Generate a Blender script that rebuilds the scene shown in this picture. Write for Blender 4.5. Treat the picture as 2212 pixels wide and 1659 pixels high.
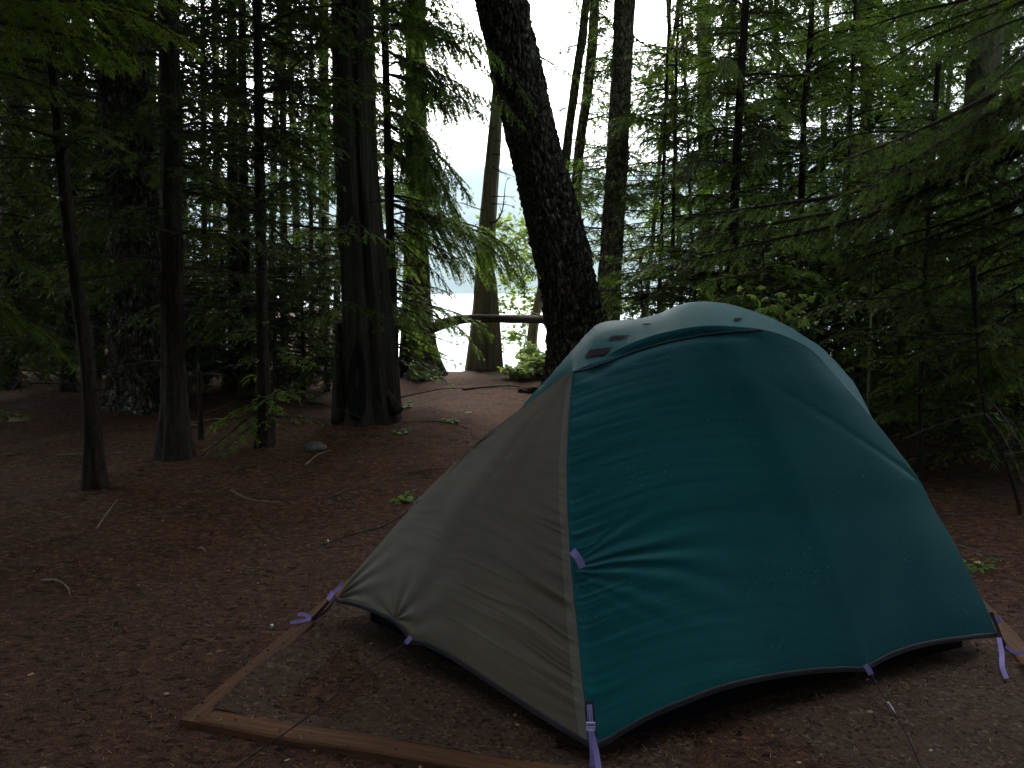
import bpy, math, random
import numpy as np
from mathutils import Vector
R = math.radians
sc = bpy.context.scene
for o in list(bpy.data.objects): bpy.data.objects.remove(o)

# ---------------------------------------------------------------- camera
CAM_Z, PITCH, F = 1.45, R(7.0), 1640.0          # F: focal length in pixels of a 2212 px wide picture
cam = bpy.data.cameras.new("camera"); camo = bpy.data.objects.new("camera", cam)
sc.collection.objects.link(camo); sc.camera = camo
camo.location = (0, 0, CAM_Z); camo.rotation_euler = (R(90) - PITCH, 0, 0)
cam.sensor_width = 36; cam.lens = F / 2212 * 36; cam.clip_start = 0.05; cam.clip_end = 12000

# ---------------------------------------------------------------- light
SUN_EL, SUN_AZ = R(38), R(-4)                   # high, behind thin cloud, over the lake
w = bpy.data.worlds.new("World"); sc.world = w; w.use_nodes = True
nt = w.node_tree; nt.nodes.clear()
sky = nt.nodes.new("ShaderNodeTexSky"); sky.sky_type = 'NISHITA'; sky.sun_disc = False
sky.sun_elevation = SUN_EL; sky.sun_rotation = SUN_AZ; sky.air_density = 1.0; sky.dust_density = 3.0; sky.ozone_density = 1.0
hs = nt.nodes.new("ShaderNodeHueSaturation"); hs.inputs['Saturation'].default_value = 0.28
bg = nt.nodes.new("ShaderNodeBackground"); bg.inputs['Strength'].default_value = 0.15
wo = nt.nodes.new("ShaderNodeOutputWorld")
nt.links.new(sky.outputs[0], hs.inputs['Color']); nt.links.new(hs.outputs[0], bg.inputs[0]); nt.links.new(bg.outputs[0], wo.inputs[0])
sl = bpy.data.lights.new("sun", 'SUN'); sl.energy = 0.8; sl.angle = R(30); sl.color = (1, .97, .92)
so = bpy.data.objects.new("sun", sl); sc.collection.objects.link(so); so.location = (0, 0, 30)
sd = Vector((math.sin(SUN_AZ) * math.cos(SUN_EL), math.cos(SUN_AZ) * math.cos(SUN_EL), math.sin(SUN_EL)))
so.rotation_euler = sd.to_track_quat('Z', 'Y').to_euler()
sc.view_settings.view_transform = 'Standard'; sc.view_settings.look = 'None'; sc.view_settings.gamma = 1
sc.view_settings.exposure = 2.5
sc.render.engine = 'CYCLES'
cy = sc.cycles
cy.max_bounces = 5; cy.diffuse_bounces = 3; cy.glossy_bounces = 2; cy.transmission_bounces = 3
cy.transparent_max_bounces = 4; cy.volume_bounces = 0; cy.caustics_reflective = False; cy.caustics_refractive = False
cy.use_denoising = True; cy.sample_clamp_indirect = 4

# ---------------------------------------------------------------- helpers
def ray(px, py):
    dx = (px - 1106) / F; dy = (829.5 - py) / F; c, s = math.cos(PITCH), math.sin(PITCH)
    return np.array([dx, c + dy * s, -s + dy * c])
def P(px, py, Y):
    d = ray(px, py); return np.array([0, 0, CAM_Z]) + d * (Y / d[1])
def G(px, py, z=0.0):
    d = ray(px, py); return np.array([0, 0, CAM_Z]) + d * ((z - CAM_Z) / d[2])
def PP(pts, Y0=None, Y1=None):
    n = len(pts)
    return np.array([P(p[0], p[1], p[2] if len(p) > 2 else Y0 + (Y1 - Y0) * i / max(1, n - 1)) for i, p in enumerate(pts)])
def proj(V):
    V = np.atleast_2d(V); c, s = math.cos(PITCH), math.sin(PITCH); z = V[:, 2] - CAM_Z
    f = V[:, 1] * c - z * s; u = V[:, 1] * s + z * c
    f = np.where(f < .05, .05, f)
    return np.stack([1106 + V[:, 0] / f * F, 829.5 - u / f * F], 1)
def nrm(a): return a / (np.linalg.norm(a, axis=-1, keepdims=True) + 1e-9)
def hsh(x, y, z, s):
    h = (x * 374761393 + y * 668265263 + z * 2147483647 + s * 1274126177) & 0xFFFFFFFF
    h = ((h ^ (h >> 13)) * 1274126177) & 0xFFFFFFFF
    return ((h ^ (h >> 16)) & 0xFFFF) / 32767.5 - 1
def vn(Q, s=0):
    Q = np.asarray(Q, float); i = np.floor(Q).astype(np.int64); f = Q - i; f = f * f * (3 - 2 * f); r = 0
    for a in (0, 1):
        for b in (0, 1):
            for c in (0, 1):
                w_ = (f[..., 0] if a else 1 - f[..., 0]) * (f[..., 1] if b else 1 - f[..., 1]) * (f[..., 2] if c else 1 - f[..., 2])
                r = r + w_ * hsh(i[..., 0] + a, i[..., 1] + b, i[..., 2] + c, s)
    return r
def fbm(Q, o=4, s=0):
    r = 0; a = 1
    for k in range(o): r = r + a * vn(np.asarray(Q) * 2 ** k, s + k); a *= .5
    return r
def spline(pts, n, closed=False):
    pts = np.asarray(pts, float); m = len(pts)
    if m == 2:
        t = np.linspace(0, 1, n)[:, None]; return pts[0] * (1 - t) + pts[1] * t
    d = np.r_[0, np.cumsum(np.maximum(1e-6, np.linalg.norm(np.diff(pts, axis=0), axis=1)))]
    T = np.zeros_like(pts)
    T[1:-1] = (pts[2:] - pts[:-2]) / (d[2:] - d[:-2])[:, None]
    T[0] = (pts[1] - pts[0]) / (d[1] - d[0]); T[-1] = (pts[-1] - pts[-2]) / (d[-1] - d[-2])
    x = np.linspace(0, d[-1], n); k = np.clip(np.searchsorted(d, x, side='right') - 1, 0, m - 2)
    h = (d[k + 1] - d[k]); t = ((x - d[k]) / h)[:, None]; h = h[:, None]
    return (2 * t**3 - 3 * t**2 + 1) * pts[k] + (t**3 - 2 * t**2 + t) * h * T[k] + (-2 * t**3 + 3 * t**2) * pts[k + 1] + (t**3 - t**2) * h * T[k + 1]

class Geo:
    def __init__(s): s.V = []; s.F = []; s.M = []; s.T = []; s.n = 0
    def add(s, V, Fq, mat=0, tint=0.0):
        V = np.asarray(V, float).reshape(-1, 3); Fq = np.asarray(Fq, int)
        if len(V) == 0 or len(Fq) == 0: return
        s.V.append(V); s.F.append(Fq + s.n); s.M.append(np.full(len(Fq), mat)); s.n += len(V)
        s.T.append(np.broadcast_to(np.asarray(tint, float), (len(V),)))
    def quads(s, Q, mat=0, tint=0.0):                 # Q (n,4,3)
        n = len(Q); t = np.repeat(np.broadcast_to(np.asarray(tint, float), (n,)), 4)
        s.add(Q.reshape(-1, 3), np.arange(n * 4).reshape(n, 4), mat, t)
    def obj(s, name, mats, parent=None, origin=(0, 0, 0), smooth=True, coll=None):
        me = bpy.data.meshes.new(name)
        V = np.concatenate(s.V) - np.asarray(origin); Fq = np.concatenate(s.F)
        me.vertices.add(len(V)); me.vertices.foreach_set("co", V.astype(np.float32).ravel())
        me.loops.add(Fq.size); me.loops.foreach_set("vertex_index", Fq.astype(np.int32).ravel())
        me.polygons.add(len(Fq)); me.polygons.foreach_set("loop_start", np.arange(0, Fq.size, 4, dtype=np.int32))
        me.polygons.foreach_set("material_index", np.concatenate(s.M).astype(np.int32))
        me.polygons.foreach_set("use_smooth", np.full(len(Fq), smooth))
        for m in (mats if isinstance(mats, (list, tuple)) else [mats]): me.materials.append(m)
        a = me.attributes.new("tint", 'FLOAT', 'POINT'); a.data.foreach_set("value", np.concatenate(s.T).astype(np.float32))
        me.update(calc_edges=True); me.validate()
        o = bpy.data.objects.new(name, me); sc.collection.objects.link(o)
        if parent is not None: o.parent = parent
        else: o.location = origin
        return o
def grid_faces(nu, nv, wrap=False):                   # (nv rows) x (nu columns)
    j, i = np.meshgrid(np.arange(nv - 1), np.arange(nu if wrap else nu - 1), indexing='ij'); i2 = (i + 1) % nu
    return np.stack([j * nu + i, j * nu + i2, (j + 1) * nu + i2, (j + 1) * nu + i], -1).reshape(-1, 4)
def frames(pts):
    T = nrm(np.gradient(pts, axis=0)); ref = np.where(np.abs(T[:, 2:3]) > .8, np.array([[0, 1., 0]]), np.array([[0, 0, 1.]]))
    A = nrm(np.cross(T, ref[0] if np.all(ref == ref[0]) else ref)); B = np.cross(A, T); return T, A, B
def tube(g, pts, rad, seg=6, mat=0, tint=0.0, cap=True):
    pts = np.asarray(pts, float); n = len(pts); rad = np.broadcast_to(np.asarray(rad, float), (n,)) if np.ndim(rad) < 2 and np.size(rad) in (1, n) else np.interp(np.linspace(0, 1, n), np.linspace(0, 1, len(rad)), rad)
    T, A, B = frames(pts); a = np.arange(seg) * 2 * np.pi / seg
    V = pts[:, None] + rad[:, None, None] * (np.cos(a)[None, :, None] * A[:, None] + np.sin(a)[None, :, None] * B[:, None])
    V = V.reshape(-1, 3); Fq = grid_faces(seg, n, True)
    if cap:
        V = np.vstack([V, pts[:1], pts[-1:]]); k = n * seg; e = []
        for i in range(0, seg, 2):
            e.append([k, (i + 2) % seg, (i + 1) % seg, i]); b = (n - 1) * seg; e.append([k + 1, b + i, b + (i + 1) % seg, b + (i + 2) % seg])
        if seg % 2 == 0: Fq = np.vstack([Fq, e])
    g.add(V, Fq, mat, tint)
def box(g, c, s, rz=0, mat=0):
    x, y, z = np.array(s) / 2
    V = np.array([[-x, -y, -z], [x, -y, -z], [x, y, -z], [-x, y, -z], [-x, -y, z], [x, -y, z], [x, y, z], [-x, y, z]])
    cc, ss = math.cos(rz), math.sin(rz); V = V @ np.array([[cc, ss, 0], [-ss, cc, 0], [0, 0, 1]]) + np.array(c)
    g.add(V, [[0, 3, 2, 1], [4, 5, 6, 7], [0, 1, 5, 4], [1, 2, 6, 5], [2, 3, 7, 6], [3, 0, 4, 7]], mat)
def tag(o, label, cat, group=None, kind=None):
    if label: o["label"] = label
    if cat: o["category"] = cat
    if group: o["group"] = group
    if kind: o["kind"] = kind
    return o
def empty(name, loc, label, cat, group=None):
    o = bpy.data.objects.new(name, None); sc.collection.objects.link(o); o.location = tuple(loc); o.empty_display_size = .2
    return tag(o, label, cat, group)

# ---------------------------------------------------------------- materials
class N:
    def __init__(s, name):
        s.m = bpy.data.materials.new(name); s.m.use_nodes = True; s.t = s.m.node_tree; s.t.nodes.clear()
        s.out = s.n("ShaderNodeOutputMaterial")
    def n(s, ty, ins=None, **kw):
        x = s.t.nodes.new(ty)
        for k, v in kw.items(): setattr(x, k, v)
        for k, v in (ins or {}).items():
            if isinstance(v, bpy.types.NodeSocket): s.t.links.new(v, x.inputs[k])
            else: x.inputs[k].default_value = v
        return x
    def ramp(s, fac, stops):
        r = s.n("ShaderNodeValToRGB", {'Fac': fac}); e = r.color_ramp.elements
        while len(e) < len(stops): e.new(.5)
        for q, (p, c) in zip(e, stops): q.position = p; q.color = (*c, 1)
        return r.outputs['Color']
    def noise(s, scale, detail=4, vec=None, rough=.55, dist=0):
        i = {'Scale': scale, 'Detail': detail, 'Roughness': rough, 'Distortion': dist}
        if vec is not None: i['Vector'] = vec
        return s.n("ShaderNodeTexNoise", i).outputs['Fac']
    def coord(s, sx=1, sy=1, sz=1):
        c = s.n("ShaderNodeTexCoord"); return s.n("ShaderNodeMapping", {'Vector': c.outputs['Object'], 'Scale': (sx, sy, sz)}).outputs[0]
    def mix(s, f, a, b, bt='MIX'):
        x = s.n("ShaderNodeMix", data_type='RGBA', blend_type=bt)
        for k, v in ((0, f), (6, a), (7, b)):
            if isinstance(v, bpy.types.NodeSocket): s.t.links.new(v, x.inputs[k])
            else: x.inputs[k].default_value = v if k == 0 else (*v, 1)
        return x.outputs[2]
    def math(s, op, a, b=0.0, clamp=False): return s.n("ShaderNodeMath", {0: a, 1: b}, operation=op, use_clamp=clamp).outputs[0]
    def bump(s, h, st=.5, d=.01): return s.n("ShaderNodeBump", {'Height': h, 'Strength': st, 'Distance': d}).outputs[0]
    def bsdf(s, col, rough=.8, normal=None, spec=.3, **kw):
        i = {'Base Color': col if isinstance(col, bpy.types.NodeSocket) else (*col, 1), 'Roughness': rough, 'Specular IOR Level': spec}
        if normal is not None: i['Normal'] = normal
        i.update(kw); b = s.n("ShaderNodeBsdfPrincipled", i); return b.outputs[0]
    def end(s, sh): s.t.links.new(sh, s.out.inputs['Surface']); return s.m

def bark(name, c0, c1, c2, sc_=1.0, lichen=None, lam=.55, zs=.12, plates=0):
    m = N(name); v = m.coord(1, 1, zs); v1 = m.coord()
    n1 = m.noise(26 * sc_, 6, v, .65, .6); n2 = m.noise(2.2, 4, v1); n3 = m.noise(60, 3, v1)
    col = m.ramp(n1, [(.32, c0), (.5, c1), (.72, c2)])
    col = m.mix(m.math('MULTIPLY', n2, .5), col, tuple(x * .5 for x in c1))
    if lichen:
        l = m.noise(13, 5, v1, .7); f = m.ramp(l, [(lam, (0, 0, 0)), (lam + .06, (1, 1, 1))]); l2 = m.ramp(n3, [(.4, (0, 0, 0)), (.55, (1, 1, 1))])
        col = m.mix(m.mix(1.0, f, l2, 'MULTIPLY'), col, lichen)
    h = m.math('ADD', n1, m.math('MULTIPLY', n3, .35))
    if plates:
        wv = m.n("ShaderNodeVectorMath", {0: m.coord(1, 1, .3), 1: m.n("ShaderNodeVectorMath", {0: m.n("ShaderNodeTexNoise", {'Scale': 7.0, 'Detail': 3.0}).outputs['Color'], 1: (.09, .09, .09)}, operation='MULTIPLY').outputs[0]}, operation='ADD').outputs[0]
        e = m.n("ShaderNodeTexVoronoi", {'Vector': wv, 'Scale': plates}, feature='DISTANCE_TO_EDGE').outputs['Distance']
        ck = m.ramp(e, [(.0, (.3, .3, .3)), (.16, (1, 1, 1))]); col = m.mix(1.0, col, ck, 'MULTIPLY'); h = m.math('ADD', h, m.math('MULTIPLY', m.ramp(e, [(0, (0, 0, 0)), (.2, (1, 1, 1))]), 1.6))
    return m.end(m.bsdf(col, .9, m.bump(h, 1.0, .03 if plates else .02), .15))
M = {}
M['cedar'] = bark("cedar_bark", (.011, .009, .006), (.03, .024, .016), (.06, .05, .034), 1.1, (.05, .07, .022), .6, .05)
M['grey_cedar'] = bark("weathered_cedar_bark", (.08, .068, .05), (.26, .225, .165), (.42, .37, .27), 1.1, (.28, .31, .13), .58, .05)
M['rough'] = bark("rough_fir_bark", (.016, .013, .01), (.085, .068, .055), (.19, .155, .125), .8, (.28, .3, .21), .54, .35, 15)
M['lichened'] = bark("lichened_bark", (.05, .042, .03), (.2, .18, .13), (.34, .3, .22), 1.0, (.38, .39, .19), .47, .5, 22)
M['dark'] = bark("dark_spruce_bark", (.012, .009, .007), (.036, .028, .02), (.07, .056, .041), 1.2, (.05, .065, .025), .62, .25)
M['pale'] = bark("pale_bark", (.08, .075, .055), (.16, .15, .11), (.24, .22, .17), 1.0, (.15, .18, .08), .55, .3)
M['wood'] = bark("twig_wood", (.02, .014, .01), (.05, .037, .028), (.085, .068, .052), 2, (.09, .1, .06), .6, 1)
M['log'] = bark("log_bark", (.03, .023, .019), (.11, .085, .072), (.2, .17, .15), 1.2, None, .6, 1)
M['hollow'] = N("hollow_shade_black").end(N.bsdf(N("x"), (.004, .004, .004))) if False else None
_h = N("hollow_shade_black"); M['hollow'] = _h.end(_h.bsdf((.004, .0035, .003), .95))  # near-black colour stands in for the shade inside the hollow
def needle(name, dark, mid, fresh, trans=.42):
    m = N(name); a = m.n("ShaderNodeAttribute", attribute_name="tint").outputs['Fac']
    n = m.noise(1.3, 3, m.coord()); f = m.math('ADD', a, m.math('MULTIPLY', m.math('SUBTRACT', n, .5), .7), True)
    col = m.ramp(f, [(.05, dark), (.45, mid), (.95, fresh)])
    d = m.bsdf(col, .55, None, .25); t = m.n("ShaderNodeBsdfTranslucent", {'Color': m.mix(.5, col, fresh)}).outputs[0]
    return m.end(m.n("ShaderNodeMixShader", {0: trans, 1: d, 2: t}).outputs[0])
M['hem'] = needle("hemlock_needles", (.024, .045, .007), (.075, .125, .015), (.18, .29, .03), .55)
M['hem_dark'] = needle("shaded_hemlock_needles", (.012, .023, .004), (.034, .055, .007), (.1, .155, .016), .45)  # darker hemlock copy, the wood's shade put into the needle colour
M['fir'] = needle("fir_needles", (.024, .048, .014), (.06, .115, .028), (.13, .24, .05), .52)
M['brightneedle'] = needle("fresh_hemlock_needles", (.03, .06, .006), (.09, .15, .012), (.21, .32, .025), .5)
M['leaf'] = needle("fresh_broad_leaves", (.05, .11, .015), (.12, .25, .03), (.22, .36, .05), .5)
M['yleaf'] = needle("brightened_yellow_green_leaves", (.1, .17, .025), (.2, .3, .04), (.32, .42, .08), .55)  # yellow-green leaves, colour brightened so they look lit even in shade

def ground_mat():
    m = N("needle_litter_soil"); v = m.coord()
    n1 = m.noise(.55, 4, v); n2 = m.noise(14, 6, v, .7); n3 = m.noise(120, 4, v, .7); n4 = m.noise(3.2, 4, v)
    col = m.ramp(n2, [(.3, (.017, .0085, .0045)), (.5, (.055, .026, .014)), (.72, (.125, .066, .035))])
    col = m.mix(m.ramp(n4, [(.42, (0, 0, 0)), (.62, (1, 1, 1))]), col, m.ramp(n3, [(.35, (.03, .0115, .005)), (.65, (.125, .05, .02))]))
    # trodden, greyer soil near the tent pad
    g = m.n("ShaderNodeVectorMath", {0: v, 1: (0.2, 2.6, 0)}, operation='DISTANCE').outputs['Value']
    fac = m.math('ADD', m.math('MULTIPLY', g, .34), m.math('MULTIPLY', m.math('SUBTRACT', n1, .5), 1.4))
    fac = m.ramp(fac, [(.55, (1, 1, 1)), (1.0, (0, 0, 0))])
    grey = m.ramp(n3, [(.3, (.036, .018, .011)), (.55, (.1, .055, .036)), (.8, (.2, .125, .088))])
    col = m.mix(fac, col, grey)
    moss = m.ramp(m.noise(1.1, 5, m.coord(1, 1.2, 1), .6), [(.58, (0, 0, 0)), (.68, (1, 1, 1))])
    far = m.ramp(m.math('MULTIPLY', g, .1), [(.45, (0, 0, 0)), (.8, (.7, .7, .7))])
    col = m.mix(m.mix(1.0, moss, far, 'MULTIPLY'), col, (.035, .045, .014))
    vo = m.n("ShaderNodeTexVoronoi", {'Vector': m.coord(1, 1.6, 1), 'Scale': 34.0}); vf = m.n("ShaderNodeSeparateColor", {0: vo.outputs['Color']}).outputs[0]
    col = m.mix(m.ramp(vf, [(.0, (.75, .75, .75)), (.28, (0, 0, 0))]), col, (.008, .004, .002)); col = m.mix(m.ramp(vf, [(.78, (0, 0, 0)), (1, (.6, .6, .6))]), col, (.2, .1, .05))
    h = m.math('ADD', m.math('ADD', m.math('MULTIPLY', n2, 1.2), m.math('MULTIPLY', vf, .3)), m.math('MULTIPLY', n3, .6))
    return m.end(m.bsdf(col, .95, m.bump(h, .9, .03), .1))
M['ground'] = ground_mat()
def pad_mat():
    m = N("gritty_pad_soil"); v = m.coord(); n2 = m.noise(22, 6, v, .7); n3 = m.noise(240, 3, v, .8); n4 = m.noise(2.5, 4, v)
    col = m.ramp(n2, [(.3, (.05, .027, .018)), (.55, (.125, .075, .053)), (.75, (.19, .125, .092))])
    col = m.mix(.6, col, m.ramp(n3, [(.35, (.035, .018, .011)), (.55, (.115, .072, .052)), (.72, (.27, .2, .155))]))
    col = m.mix(m.ramp(n4, [(.35, (0, 0, 0)), (.75, (.5, .5, .5))]), col, (.06, .036, .024))
    vf = m.n("ShaderNodeSeparateColor", {0: m.n("ShaderNodeTexVoronoi", {'Vector': v, 'Scale': 75.0}).outputs['Color']}).outputs[0]
    col = m.mix(m.ramp(vf, [(.0, (.7, .7, .7)), (.25, (0, 0, 0))]), col, (.014, .008, .005)); col = m.mix(m.ramp(vf, [(.85, (0, 0, 0)), (1, (.6, .6, .6))]), col, (.24, .17, .12))
    return m.end(m.bsdf(col, .92, m.bump(m.math('ADD', n2, n3), .8, .012), .15))
M['pad'] = pad_mat()
def plank_mat():
    m = N("damp_timber"); v = m.coord(1.2, 30, 30); n1 = m.noise(2.5, 6, v, .6, .4); n2 = m.noise(2.2, 4, m.coord()); n3 = m.noise(90, 2, m.coord())
    col = m.ramp(n1, [(.3, (.055, .021, .007)), (.55, (.125, .05, .016)), (.75, (.18, .08, .028))])
    col = m.mix(m.ramp(n2, [(.35, (0, 0, 0)), (.7, (.5, .5, .5))]), col, (.045, .024, .014))
    col = m.mix(m.ramp(n3, [(.62, (0, 0, 0)), (.7, (.6, .6, .6))]), col, (.05, .03, .02))
    return m.end(m.bsdf(col, .75, m.bump(n1, .4, .004), .3))
M['plank'] = plank_mat()
def fabric(name, base, dark, sheen=.15, pollen=0, rough=.5, trans=.12, tcol=None, spec=.4):
    m = N(name); v = m.coord(); n1 = m.noise(1.6, 3, v); n2 = m.noise(500, 2, v); n3 = m.noise(9, 4, v)
    col = m.mix(m.ramp(n1, [(.25, (0, 0, 0)), (.8, (1, 1, 1))]), base, dark)
    if pollen:
        p = m.ramp(m.noise(150, 2, v, .7), [(.69, (0, 0, 0)), (.72, (1, 1, 1))]); q = m.ramp(m.noise(4.5, 3, v), [(.5, (0, 0, 0)), (.6, (pollen, pollen, pollen))])
        col = m.mix(m.mix(1.0, p, q, 'MULTIPLY'), col, (.4, .42, .36))
    h = m.math('ADD', m.math('MULTIPLY', n2, .3), n3)
    b = m.bsdf(col, rough, m.bump(h, .25, .004), spec, **{'Sheen Weight': sheen, 'Sheen Roughness': .4})
    t = m.n("ShaderNodeBsdfTranslucent", {'Color': (*(tcol or base), 1)}).outputs[0]
    return m.end(m.n("ShaderNodeMixShader", {0: trans * .6, 1: b, 2: t}).outputs[0])
M['teal'] = fabric("teal_nylon", (.003, .115, .118), (.004, .078, .105), .0, 1, .55, .12, None, .16)
M['teal_top'] = fabric("teal_roof_nylon", (.004, .1, .102), (.005, .08, .092), .0, 1, .55, .12, None, .16)
M['taupe'] = fabric("taupe_nylon", (.15, .124, .088), (.118, .098, .07), .0, 0, .5, .1, None, .25)
M['taupe2'] = fabric("taupe_band", (.2, .17, .135), (.17, .15, .12), .1, 0, .6)
M['charcoal'] = fabric("charcoal_mesh", (.005, .006, .008), (.004, .004, .006), 0, 0, .9, .0, None, .03)
M['hem'+'band'] = fabric("dark_hem_binding", (.02, .021, .028), (.015, .016, .022), .1, 0, .5, .0)
M['patch'] = fabric("dark_roof_patch", (.022, .016, .026), (.012, .01, .016), 0, .6, .75, .0, None, .1)
M['lilac'] = fabric("lilac_webbing", (.34, .27, .66), (.28, .22, .56), .1, 0, .6, .05)
M['buckle'] = fabric("lilac_buckle", (.55, .5, .8), (.5, .45, .75), 0, 0, .35, .0)
M['cord'] = fabric("dark_cord", (.03, .024, .026), (.02, .017, .02), 0, 0, .8, .0)
M['metal'] = fabric("pale_metal", (.6, .6, .56), (.5, .5, .46), 0, 0, .3, .0)
_h = N("stone"); M['stone'] = _h.end(_h.bsdf(_h.ramp(_h.noise(9, 6, _h.coord()), [(.35, (.03, .032, .022)), (.65, (.1, .1, .08))]), .9, _h.bump(_h.noise(30, 5, _h.coord()), .6, .01)))
_h = N("pale_dry_wood"); M['palewood'] = _h.end(_h.bsdf(_h.ramp(_h.noise(30, 4, _h.coord()), [(.35, (.1, .078, .055)), (.65, (.24, .2, .15))]), .85))
_h = N("fresh_split_wood"); M['split'] = _h.end(_h.bsdf((.55, .42, .26), .8))
_h = N("dead_leaf"); M['deadleaf'] = _h.end(_h.bsdf(_h.mix(_h.n("ShaderNodeAttribute", attribute_name="tint").outputs['Fac'], (.1, .038, .015), (.4, .29, .15)), .8))

# ---------------------------------------------------------------- setting
def crest(x): return 13.2 + np.where(x < -2.6, np.minimum(55, (-2.6 - x) * 5), 0) + np.where(x > 3, np.minimum(3.0, (x - 3) * .25), 0) + .5 * np.sin(x * 1.3) * (np.abs(x) > 1.5)
WATER = -4.2
def hgt(x, y):
    x = np.asarray(x, float); y = np.asarray(y, float)
    z = .06 * vn(np.stack([x * .5, y * .5, x * 0], -1), 3) + .026 * vn(np.stack([x * 2.3, y * 2.3, x * 0], -1), 4) + .011 * vn(np.stack([x * 9, y * 9, x * 0], -1), 5)
    flat = np.clip(1 - (np.hypot(x - .5, y - 2.9) - 2.0) / 1.5, 0, 1); z = z * (1 - .75 * flat)
    z = z + .1 * np.exp(-((x - .1) / 1.6) ** 2 - ((y - 12.4) / 1.3) ** 2)
    d = y - crest(x); z = z - np.where(d > 0, np.minimum(9, d * .75 + .15 * d * np.minimum(d, 3)), 0)
    return z
def gz(p): return float(hgt(p[0], p[1]))
def ax(lo, hi, c, fine, far):
    n = fine; a = np.linspace(-1, 1, n); k = 8.0
    s = np.sinh(a * k) / np.sinh(k)
    lin = a * 14
    return c + lin + s * far
xs = ax(0, 0, 0, 620, 3200); ys = ax(0, 0, 5.5, 620, 3200)
X, Yg = np.meshgrid(xs, ys); Z = hgt(X, Yg); Z = np.where(Yg < -6, np.maximum(Z, -.2), Z)
g = Geo(); g.add(np.stack([X, Yg, Z], -1), grid_faces(len(xs), len(ys))); tag(g.obj("ground", M['ground']), "forest floor covered with reddish needle litter", "ground", kind="structure")
m = N("lake_water"); v = m.coord(1, .35, 1); nb = m.noise(.9, 5, v, .6); nb2 = m.noise(.02, 3, m.coord(.3, 1, 1))
M['water'] = m.end(m.bsdf((.36, .5, .5), .3, m.bump(nb, .5, .12), .5, IOR=1.33))
g = Geo(); g.add([[-3000, 12, WATER], [3000, 12, WATER], [3000, 1500, WATER], [-3000, 1500, WATER]], [[0, 1, 2, 3]]); tag(g.obj("lake", M['water'], smooth=False), "pale lake glaring beyond the trees", "lake", kind="structure")
# wooded mountain across the lake
hx = np.linspace(-2900, 2900, 240); hy = np.linspace(0, 1, 50); HX, HY = np.meshgrid(hx, hy)
ridge = 330 + 90 * fbm(np.stack([HX / 700, HX * 0, HX * 0], -1), 4, 9) + .05 * HX
HZ = WATER - 3 + ridge * HY ** 1.15 + 14 * fbm(np.stack([HX / 90, HY * 7, HX * 0], -1), 4, 11) * np.minimum(1, HY * 4)
g = Geo(); g.add(np.stack([HX, 1420 + 900 * HY, HZ], -1), grid_faces(240, 50))
m = N("wooded_slope"); M['hill'] = m.end(m.bsdf(m.ramp(m.noise(.03, 6, m.coord()), [(.35, (.02, .045, .025)), (.65, (.06, .1, .05))]), .95))
tag(g.obj("hill", M['hill']), "hazy wooded mountain across the lake", "hill", kind="structure")
# mist
gh = Geo(); box(gh, (0, 0, 240), (6600, 6600, 520)); gh.V[0][:, 2] = np.where(gh.V[0][:, 2] < 0, -16, 480)
m = N("mist"); pv = m.n("ShaderNodeVolumePrincipled", {'Color': (.72, .9, 1, 1), 'Density': .00055, 'Anisotropy': 0.0}); m.t.links.new(pv.outputs[0], m.out.inputs['Volume'])
tag(gh.obj("haze", m.m, smooth=False), None, None, kind="stuff")

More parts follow.
